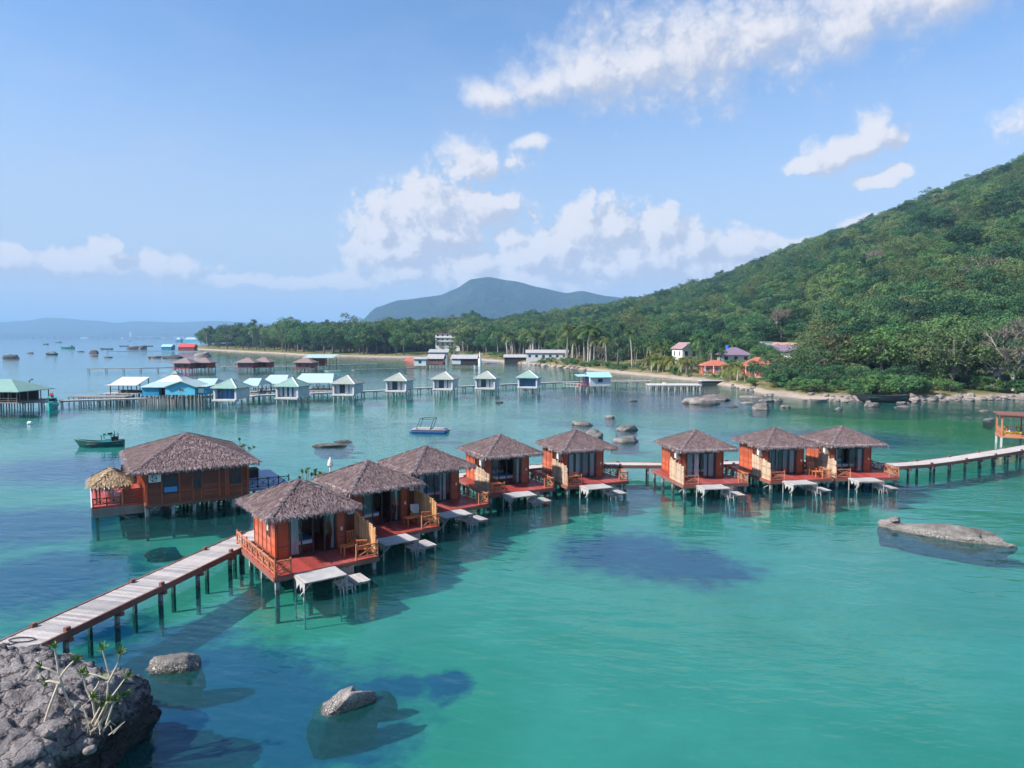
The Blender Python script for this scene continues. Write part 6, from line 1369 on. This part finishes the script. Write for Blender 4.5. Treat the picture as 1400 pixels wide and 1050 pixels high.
# ------------------------------------------------------------ trees
def ru(rnd):
    while True:
        v = Vector((rnd.uniform(-1, 1), rnd.uniform(-1, 1), rnd.uniform(-1, 1)))
        if .05 < v.length < 1: return v.normalized()
def leafquad(mb, p, n, s, rnd):
    a = n.cross(Vector((rnd.uniform(-1, 1), rnd.uniform(-1, 1), rnd.uniform(-1, 1)))).normalized(); b = n.cross(a)
    a *= s * rnd.uniform(.6, 1.1); b *= s * rnd.uniform(.35, .75)
    mb.add([p - a * .5, p + b * .5 - n * s * .08, p + a * .5, p - b * .5 - n * s * .08], [(0, 1, 2, 3)])
def broadleaf(seed, H, Rr, zc=.62, zr=.36, ncl=26, nl=95, ls=.42, sparse=1.0, flat=False):
    rnd = random.Random(seed); cr = MB(); tr = MB(); cl = []
    for _ in range(ncl):
        d = ru(rnd); d.z = d.z * .9 + .15; k = rnd.uniform(.45, 1.0) ** .6
        c = Vector((d.x * Rr * k, d.y * Rr * k, H * zc + d.z * H * zr * k)); cl.append((c, Rr * rnd.uniform(.22, .40)))
    if flat:
        for q in range(ncl): c, r_ = cl[q]; cl[q] = (Vector((c.x, c.y, H * (.35 + .16 * (q % 4)))), r_ * 1.1)
    for c, r_ in cl:
        for _ in range(int(nl * sparse)):
            d = ru(rnd)
            if d.z < -.25 and rnd.random() < .7: d.z = -d.z
            p = c + Vector((d.x * r_, d.y * r_, d.z * r_ * (.45 if flat else .72))) * rnd.uniform(.72, 1.08)
            n = (d + ru(rnd) * .75 + Vector((0, 0, .35))).normalized()
            leafquad(cr, p, n, ls * rnd.uniform(.7, 1.3), rnd)
    top = Vector((rnd.uniform(-.3, .3), rnd.uniform(-.3, .3), H * .5)); r0 = H * .022 + .05
    tr.tube([(0, 0, -.6), (top.x * .3, top.y * .3, H * .22), top], [r0 * 1.25, r0, r0 * .75], 7)
    for c, r_ in cl[::2]:
        m_ = top.lerp(c, .5) + Vector((0, 0, -.05 * H)); st = top * rnd.uniform(.55, 1.0)
        tr.tube([st, m_, c], [r0 * .5, r0 * .32, r0 * .12], 5, False)
    return tr, cr
def casuarina(seed, H, Rr):
    rnd = random.Random(seed); cr = MB(); tr = MB(); r0 = H * .016 + .06
    tr.tube([(0, 0, -.6), (.15, .1, H * .3), (.3, -.1, H * .65), (.2, 0, H)], [r0, r0 * .8, r0 * .5, .03], 7)
    for i in range(44):
        k = rnd.uniform(.16, .98); z = H * k; a = rnd.random() * 6.28; l = Rr * (1.15 - k) ** .7 * rnd.uniform(.55, 1.1)
        e = Vector((math.cos(a) * l, math.sin(a) * l, z + l * rnd.uniform(.25, .7))); s_ = Vector((.25 * k, 0, z))
        tr.tube([s_, e], [r0 * .3, .02], 4, False)
        for _ in range(80):
            u = rnd.uniform(.2, 1.05); p = s_.lerp(e, u) + ru(rnd) * l * .2; d = Vector((rnd.uniform(-.5, .5), rnd.uniform(-.5, .5), rnd.uniform(-1, .5))).normalized() * rnd.uniform(.5, 1.1)
            w_ = d.cross(ru(rnd)).normalized() * .06; cr.add([p - w_, p + w_, p + d], [(0, 1, 2)])
    return tr, cr
def palm(seed, H, fl=3.4, nf=20):
    rnd = random.Random(seed); cr = MB(); tr = MB(); lean = Vector((rnd.uniform(-.14, .14) * H, rnd.uniform(-.1, .1) * H, 0)); pts = []
    for i in range(8): k = i / 7; pts.append(lean * k * k + Vector((0, 0, -.5 + (H + .5) * k)))
    tr.tube(pts, [.24 - .09 * k / 7 for k in range(8)], 8); top = pts[-1]
    for i in range(nf):
        a = i * 2.4 + rnd.uniform(-.2, .2); el = rnd.uniform(-.35, 1.15); l = fl * rnd.uniform(.8, 1.1); hd = Vector((math.cos(a), math.sin(a), 0)); sd = Vector((-hd.y, hd.x, 0)); prev = None; n = 13
        for q in range(n + 1):
            u = q / n; p = top + hd * l * (u * math.cos(el) * (1 - .12 * u)) + Vector((0, 0, l * (u * math.sin(el) - .62 * u * u * (1.1 - .4 * math.sin(el)))))
            if prev is not None:
                d = (p - prev).normalized(); cr.add([prev + sd * .05, prev - sd * .05, p - sd * .03, p + sd * .03], [(0, 1, 2, 3)])
                ll = l * .27 * math.sin(min(1, u * 1.5 + .12) * math.pi * .72) + .12
                for sg in (-1, 1):
                    tip = p + sd * sg * ll * .82 + d * ll * .5 - Vector((0, 0, ll * rnd.uniform(.25, .6))); cr.add([prev, prev.lerp(p, .8), tip], [(0, 1, 2)])
            prev = p
    return tr, cr
def bare(seed, H, spread=.55, twig=True):
    rnd = random.Random(seed); tr = MB(); tw = MB()
    def grow(p, d, l, r_, lev):
        e = p + d * l; m_ = p.lerp(e, .5) + ru(rnd) * l * .07; tr.tube([p, m_, e], [r_, r_ * .82, r_ * .62], 5, False)
        if lev == 0:
            if twig:
                for _ in range(26):
                    q = p.lerp(e, rnd.uniform(.1, 1.1)); t_ = (d + ru(rnd) * 1.0).normalized() * l * rnd.uniform(.5, 1.1); w_ = t_.cross(ru(rnd)).normalized() * .03; tw.add([q - w_, q + w_, q + t_], [(0, 1, 2)])
            return
        for _ in range(3 if lev > 1 else 3): grow(e if rnd.random() < .7 else m_, (d + ru(rnd) * spread + Vector((0, 0, .12))).normalized(), l * rnd.uniform(.6, .82), r_ * .6, lev - 1)
    grow(Vector((0, 0, -.4)), Vector((rnd.uniform(-.1, .1), rnd.uniform(-.1, .1), 1)).normalized(), H * .36, H * .02 + .04, 4)
    return tr, tw
KINDS = {}
def kind(key, gen, leafm, barkm='bark'):
    tr, cr = gen; KINDS.setdefault(key, []).append((tr.mesh(key + '_trunk', barkm, True), cr.mesh(key + '_crown', leafm)))
for s_ in range(5): kind('broad', broadleaf(s_ + 1, 9.0, 4.0 + .3 * (s_ % 3), .6 + .02 * s_, .34, 24 + s_ * 2, 105, .44), 'leaf')
for s_ in range(2): kind('bright', broadleaf(s_ + 31, 8.0, 4.2, .58, .38, 30, 105, .42), 'leaf_bright')
for s_ in range(2): kind('olive', broadleaf(s_ + 41, 10.0, 4.8, .6, .36, 30, 95, .40, .85), 'leaf_olive')
kind('rust', broadleaf(51, 8.0, 3.2, .78, .18, 12, 60, .34, .7, False), 'leaf_rust', 'bark_pale')
for s_ in range(2): kind('almond', broadleaf(61 + s_, 8.0, 4.4, .6, .3, 28, 80, .44, .9, True), 'leaf_olive', 'bark_pale')
for s_ in range(2): kind('bush', broadleaf(71 + s_, 3.2, 2.2, .5, .42, 20, 90, .30), 'leaf_bright')
kind('dark_bush', broadleaf(81, 4.5, 3.0, .5, .44, 26, 110, .32), 'leaf')
for s_ in range(2): kind('casuarina', casuarina(91 + s_, 14.0, 3.6), 'leaf_needle')
for s_ in range(4): kind('palm', palm(101 + s_, 11.0, 3.5, 22), 'leaf_palm', 'bark_pale')
for s_ in range(3): kind('young_palm', palm(111 + s_, 4.2, 3.3, 18), 'leaf_palm_young', 'bark_pale')
for s_ in range(2): kind('bare', bare(121 + s_, 9.0, .6), 'twig', 'bark_pale')
kind('dry', bare(131, 11.0, .7), 'twig', 'bark_pale'); kind('dry', bare(132, 10.0, .75), 'twig', 'bark_pale')
NAMES = {'broad': ('broadleaf_tree', 'tree', 9.0), 'bright': ('broadleaf_tree', 'tree', 8.0), 'olive': ('broadleaf_tree', 'tree', 10.0), 'rust': ('broadleaf_tree', 'tree', 8.0), 'almond': ('sea_almond_tree', 'tree', 8.0), 'bush': ('bush', 'bush', 3.2), 'dark_bush': ('bush', 'bush', 4.5), 'casuarina': ('casuarina_tree', 'tree', 15.0), 'palm': ('coconut_palm', 'palm', 12.5), 'young_palm': ('young_palm', 'palm', 6.0), 'bare': ('bare_tree', 'tree', 9.0), 'dry': ('dry_tree', 'tree', 10.5)}
tcount = 0; TREES = []
def tree(kd, label, x, y, h, group=None, var=None, rz=None, squash=1.0, z=None):
    global tcount
    nm, cat, h0 = NAMES[kd]; v = KINDS[kd]; me = v[(tcount if var is None else var) % len(v)]; tcount += 1
    rnd = random.Random(tcount); s_ = h / h0
    t = thing(nm, label, cat, (x, y, (ground(x, y) if z is None else z) - .1), rnd.random() * 6.28 if rz is None else rz, group)
    t.scale = (s_ * squash, s_ * squash, s_)
    obj('trunk', me[0], parent=t); c = obj('crown', me[1], parent=t); TREES.append((x, y, h * .3))
    return c
def inland(b, s): y = coast(b)[0] + s; return (b * y, y)
# trees one can single out
SPEC = [('casuarina', 'tallest feathery casuarina standing above the left point', (-275.644, 745, 2.895), 29, 1.1), ('casuarina', 'feathery casuarina at the right of the tallest one', (-294.326, 735, 1.492), 20, 1.3), ('casuarina', 'big feathery casuarina by the shore right of the palm grove', (39.914, 262, 0.1), 18.5, 1.15), ('casuarina', 'slender casuarina behind the big one by the shore', (50.276, 285, 1.364), 15, 1.1),
  ('palm', 'single coconut palm standing in front of the big casuarina', (44.458, 258, 0.025), 14.5, 1.1), ('palm', 'wide-crowned coconut palm right in front of the gabled house', (64.432, 238, 5.781), 12.5, 1.25), ('palm', 'leaning coconut palm at the left edge of the casuarina', (36.594, 270, -0.294), 12, 1), ('bare', 'leafless leaning trunk left of the big casuarina', (35.247, 275, -0.251), 9, 1),
  ('dark_bush', 'round dark bush hiding the porch of the orange-roofed house', (67.016, 182, 0.397), 6.8, 1.05), ('rust', 'pale-trunked tree with reddish crown on the beach', (80.179, 172, 0.545), 11.5, 1.0), ('almond', 'spreading sea almond left of the reddish tree', (73.001, 170, 0.152), 9, 1.0), ('almond', 'layered sea almond beneath the reddish tree', (81.342, 168, 0.126), 7.5, 1.1), ('almond', 'brownish sea almond right of the orange-roofed house', (69.635, 176, 0.255), 8, 1.0),
  ('bright', 'fresh green rounded tree in the middle of the right shore', (87.687, 165, 0.878), 12.5, 1.1), ('bright', 'second fresh green tree behind the beached boat', (97.189, 175, 1.435), 13.5, 1.1), ('broad', 'dark tree with deep shade behind the beached boat', (95.494, 165, 1.052), 10, 1.2), ('olive', 'large olive-leaved tree left of the dry tree at right', (97.298, 154, 0.223), 14.5, 1.05), ('olive', 'second olive tree leaning over the rubble shore', (104.422, 160, 0.57), 13, 1.0),
  ('dry', 'tall dry tree with pinkish bare twigs near the right edge', (109.64, 152, 0.389), 16, 1.25), ('almond', 'yellowish leafed tree beneath the dry pinkish tree', (109.209, 156, 0.716), 10, 1.1), ('dry', 'round grey-brown leafless tree on the lower right slope', (178.726, 265, 18.814), 15, 1.5), ('bare', 'pale forked bare tree on the mid slope', (170.97, 330, 25.392), 15, .8), ('bare', 'white bare tree higher on the slope', (254.157, 400, 44.607), 13, .9), ('bare', 'grey leafless tree behind the earth terrace', (115.56, 300, 14.889), 15, 1.0), ('bare', 'short bare white trunk on the right lower slope', (178.077, 300, 22.081), 10, .6), ('dry', 'purplish leafless tree right of the earth terrace', (130.664, 285, 14.795), 9, 1.0), ('bare', 'thin dead tree poking above the left woods', (-154.674, 560, 20.617), 20, .5)]
for kd, lb, p, h, sq in SPEC: tree(kd, lb, p[0], p[1], h, squash=sq)
tr_ = random.Random(21)
def clear(x, y):
    """greatest height that leaves the houses behind in view"""
    m_ = 99
    for a, c, r_, zb in LOTS:
        if y < c and abs(x / y - a / c) < (r_ * .62 + 1.2) / c: m_ = min(m_, 13 + (zb + 1.0 - 13) * y / c - ground(x, y))
    return m_
def zone(px0, px1, s0, s1, n, kinds, h0, h1, label, group, gap=2.5, sq=(.9, 1.15)):
    k = 0; tries = 0
    while k < n and tries < n * 40:
        tries += 1; b = tr_.uniform(px0, px1); s_ = tr_.uniform(s0, s1); x, y = inland(b, s_)
        if any((x - a) ** 2 + (y - c) ** 2 < (r_ + 1.5) ** 2 for a, c, r_, _ in LOTS): continue
        if any((x - a) ** 2 + (y - c) ** 2 < (gap + (s_ > 0) * 0) ** 2 for a, c, r_ in TREES): continue
        kd = tr_.choice(kinds); h = tr_.uniform(h0, h1)
        h = min(h, clear(x, y))                       # keep the view of the houses open
        if h < min(1.6, h0): continue
        lb = label[kd] if isinstance(label, dict) else label
        tree(kd, lb, x, y, h, (group[kd] if isinstance(group, dict) else group), squash=tr_.uniform(*sq)); k += 1
LBT = {'broad': 'dense green broadleaf tree in the woods', 'casuarina': 'feathery grey-green casuarina in the woods', 'bright': 'fresh green broadleaf tree in the woods', 'olive': 'olive broadleaf tree in the woods', 'palm': 'coconut palm in the woods', 'bare': 'leafless tree in the woods', 'almond': 'layered sea almond in the woods', 'dry': 'grey leafless tree in the woods'}
def lab(where): return {k_: v_ + ' ' + where for k_, v_ in LBT.items()}
def grp(where): return {k_: v_.replace('tree', 'trees').replace('palm', 'palms') + ' ' + where for k_, v_ in LBT.items()}
zone(-0.4429, -0.2991, 6, 75, 46, ['broad', 'broad', 'casuarina', 'broad', 'palm', 'olive', 'casuarina'], 11, 24, lab('on the left point'), grp('on the left point'), 4)
zone(-0.2991, -0.1417, 6, 70, 46, ['broad', 'broad', 'bright', 'olive', 'casuarina'], 14, 20, lab('behind the far pier'), grp('behind the far pier'), 4)
zone(-0.1417, -0.0105, 34, 90, 26, ['broad', 'broad', 'palm', 'olive', 'bright'], 11, 17, lab('round the three-storey house'), grp('round the three-storey house'), 4)
zone(-0.0105, 0.1207, 16, 62, 50, ['palm'], 11, 17, 'tall coconut palm in the dense grove behind the long white building', 'palm grove behind the long white building', 2.4, (1.15, 1.5))
zone(-0.0105, 0.1889, 55, 95, 26, ['broad', 'broad', 'olive'], 9, 14, lab('behind the palm grove'), grp('behind the palm grove'), 4)
zone(0.1763, 0.2519, 14, 40, 12, ['palm'], 7, 11, 'mid-height coconut palm between the casuarina and the gabled house', 'palms by the gabled house', 3)
zone(0.1889, 0.3463, 7, 26, 32, ['young_palm'], 4.8, 7.5, 'young yellow-green palm before the orange-red beach house', 'young palms before the beach house', 2.4)
zone(0.1889, 0.3673, 26, 75, 34, ['broad', 'bright', 'palm', 'broad'], 8, 12, lab('behind the shore houses'), grp('behind the shore houses'), 4)
zone(0.3621, 0.5877, 27, 70, 52, ['broad', 'bright', 'olive', 'broad', 'almond'], 9, 15, lab('behind the pebble beach'), grp('behind the pebble beach'), 3.4)
zone(0.5825, 0.8186, 20, 60, 50, ['broad', 'olive', 'broad', 'almond', 'bright'], 10, 16, lab('behind the rubble shore'), grp('behind the rubble shore'), 3.4)
zone(0.3831, 0.7767, 3.5, 11, 46, ['bush'], 1.2, 4.2, 'low green bush at the top of the right-hand beach', 'bushes along the right-hand beach', 1.6, (.9, 1.5))
zone(0.3726, 0.7767, 7, 24, 40, ['dark_bush'], 2.6, 5.8, 'rounded dark bush beneath the trees of the right shore', 'dark bushes beneath the right-shore trees', 2.4, (.9, 1.3))
zone(0.0000, 0.3568, 4, 16, 44, ['bush'], 1.0, 2.6, 'low bush on the grassy bank of the middle shore', 'bushes on the grassy bank', 2.0, (.9, 1.5))
zone(-0.1050, -0.0105, 14, 26, 8, ['bush'], 2, 3.2, 'low bush behind the stilt shacks', 'bushes behind the stilt shacks', 2.0, (.9, 1.4))
# tufts of dry grass
for q, (p, lb) in enumerate((((77.87, 158, -0.276), 'tawny dry grass mound left of the beached boat'), ((91.268, 163, 0.681), 'dry grass patch above the beached boat'), ((93.953, 160, 1.245), 'dry grass clump right of the beached boat'), ((31.508, 300, -0.194), 'dry grass bank below the palm grove'))):
    mb = MB(); rr_ = random.Random(q + 5)
    for k_ in range(900):
        a = rr_.random() * 6.28; r_ = rr_.random() ** .5 * (3.2 if q < 3 else 7); x, y = r_ * math.cos(a) * 1.3, r_ * math.sin(a) * .7; z = .7 * (1 - (r_ / (3.2 if q < 3 else 7)) ** 2); d = Vector((rr_.uniform(-.4, .4), rr_.uniform(-.4, .4), rr_.uniform(.4, .9))); w_ = d.cross(ru(rr_)).normalized() * .05
        mb.add([(x - w_.x, y - w_.y, z * .6), (x + w_.x, y + w_.y, z * .6), (x + d.x, y + d.y, z * .6 + d.z)], [(0, 1, 2)])
    tag(obj('dry_grass', mb, 'dry_grass', loc=land(p)), lb, None, None, 'stuff')

# the unbroken forest on the hillside and plain: one mass, instanced crowns
fr_ = random.Random(8); pv_, att_v, att_s, att_r = [], [], [], []
src = [('broad', 0), ('broad', 1), ('broad', 2), ('broad', 3), ('broad', 4), ('bright', 0), ('olive', 0), ('olive', 1), ('dry', 0)]
wts = [0] * 8 + [1] * 8 + [2] * 8 + [3] * 8 + [4] * 8 + [5] * 7 + [6] * 3 + [7] * 3
crowns = {}
for o in col.objects:
    if o.name.startswith('crown') and o.parent: crowns.setdefault(o.data.name, o)
b = -0.4440; 
y = 130.0
while y < 1240:
    sp = 6.6 + y * .0042
    bb = -0.4513
    while bb < 1.0:
        bq = bb + fr_.uniform(-.5, .5) * sp / y; yq = y + fr_.uniform(-.5, .5) * sp; bb += sp / y
        ys, yr, zr = coast(bq); s_ = yq - ys
        if bq < -0.4440 or s_ < 42 or yq > yr * 1.04 + 30: continue
        x = bq * yq
        if any((x - a) ** 2 + (yq - c) ** 2 < r_ * r_ for a, c, r_, _ in LOTS): continue
        top_ = clear(x, yq)
        if top_ < 3: continue
        if s_ < 75 and any((x - a) ** 2 + (yq - c) ** 2 < 9 for a, c, r_ in TREES): continue
        patch = fbm(x * .012, yq * .012, 5.0, 3)
        v_ = fr_.choice(wts)
        if patch > .25 and fr_.random() < .5: v_ = fr_.choice([5, 6, 7])
        pv_.append((x, yq, ground(x, yq) - fr_.uniform(.3, 2.2))); att_v.append(v_); att_s.append(min(top_ / 9.5, fr_.uniform(.8, 1.6) * (1.4 if bq < -0.0420 else 1)) * (1.15 if v_ == 8 else 1) * (1 if fr_.random() > .05 else 1.25)); att_r.append(fr_.random() * 6.28)
    y += sp
fm = bpy.data.meshes.new('hillside_forest'); fm.from_pydata(pv_, [], [])
for nm, ty, vals in (('variant', 'INT', att_v), ('size', 'FLOAT', att_s), ('turn', 'FLOAT', att_r)):
    a = fm.attributes.new(nm, ty, 'POINT'); a.data.foreach_set('value', vals)
fo = obj('hillside_forest', fm); tag(fo, 'unbroken green forest covering the hillside', None, None, 'stuff')
ng = bpy.data.node_groups.new('forest', 'GeometryNodeTree')
ng.interface.new_socket('Geometry', in_out='INPUT', socket_type='NodeSocketGeometry'); ng.interface.new_socket('Geometry', in_out='OUTPUT', socket_type='NodeSocketGeometry')
nn, lk = ng.nodes, ng.links
gi = nn.new('NodeGroupInput'); go = nn.new('NodeGroupOutput'); iop = nn.new('GeometryNodeInstanceOnPoints'); jn = nn.new('GeometryNodeJoinGeometry')
for kd, vi in reversed(src):
    me = KINDS[kd][vi][1]; oi = nn.new('GeometryNodeObjectInfo'); oi.inputs['Object'].default_value = crowns[me.name]; oi.inputs['As Instance'].default_value = True; lk.new(oi.outputs['Geometry'], jn.inputs[0])
def na(nm, ty): n_ = nn.new('GeometryNodeInputNamedAttribute'); n_.data_type = ty; n_.inputs[0].default_value = nm; return n_.outputs[0]
cx = nn.new('ShaderNodeCombineXYZ'); lk.new(na('turn', 'FLOAT'), cx.inputs[2]); cs_ = nn.new('ShaderNodeCombineXYZ'); sz = na('size', 'FLOAT')
for i in range(3): lk.new(sz, cs_.inputs[i])
e2r = nn.new('FunctionNodeEulerToRotation'); lk.new(cx.outputs[0], e2r.inputs[0])
lk.new(gi.outputs[0], iop.inputs['Points']); lk.new(jn.outputs[0], iop.inputs['Instance']); iop.inputs['Pick Instance'].default_value = True
lk.new(na('variant', 'INT'), iop.inputs['Instance Index']); lk.new(e2r.outputs[0], iop.inputs['Rotation']); lk.new(cs_.outputs[0], iop.inputs['Scale']); lk.new(iop.outputs[0], go.inputs[0])
md = fo.modifiers.new('forest', 'NODES'); md.node_group = ng
print('forest', len(pv_), 'trees', tcount)
HAZE=1.45e-4

# ------------------------------------------------------------ haze: the air between here and the mountains
m = bpy.data.materials.new('haze_air'); m.use_nodes = True; MAT['haze_air'] = m
t = NT(m.node_tree)
pv = t.n('ShaderNodeVolumePrincipled')
pv.inputs['Color'].default_value = (0.37, 0.65, 1.0, 1); pv.inputs['Density'].default_value = HAZE; pv.inputs['Anisotropy'].default_value = 0.0
t.link(pv.outputs[0], t.n('ShaderNodeOutputMaterial').inputs['Volume'])
hz = obj('haze', box(-S - 500, S + 500, -S - 500, S + 500, -6, 480), 'haze_air')
tag(hz, 'thin blue sea haze filling the air over the whole bay', None, None, 'stuff')
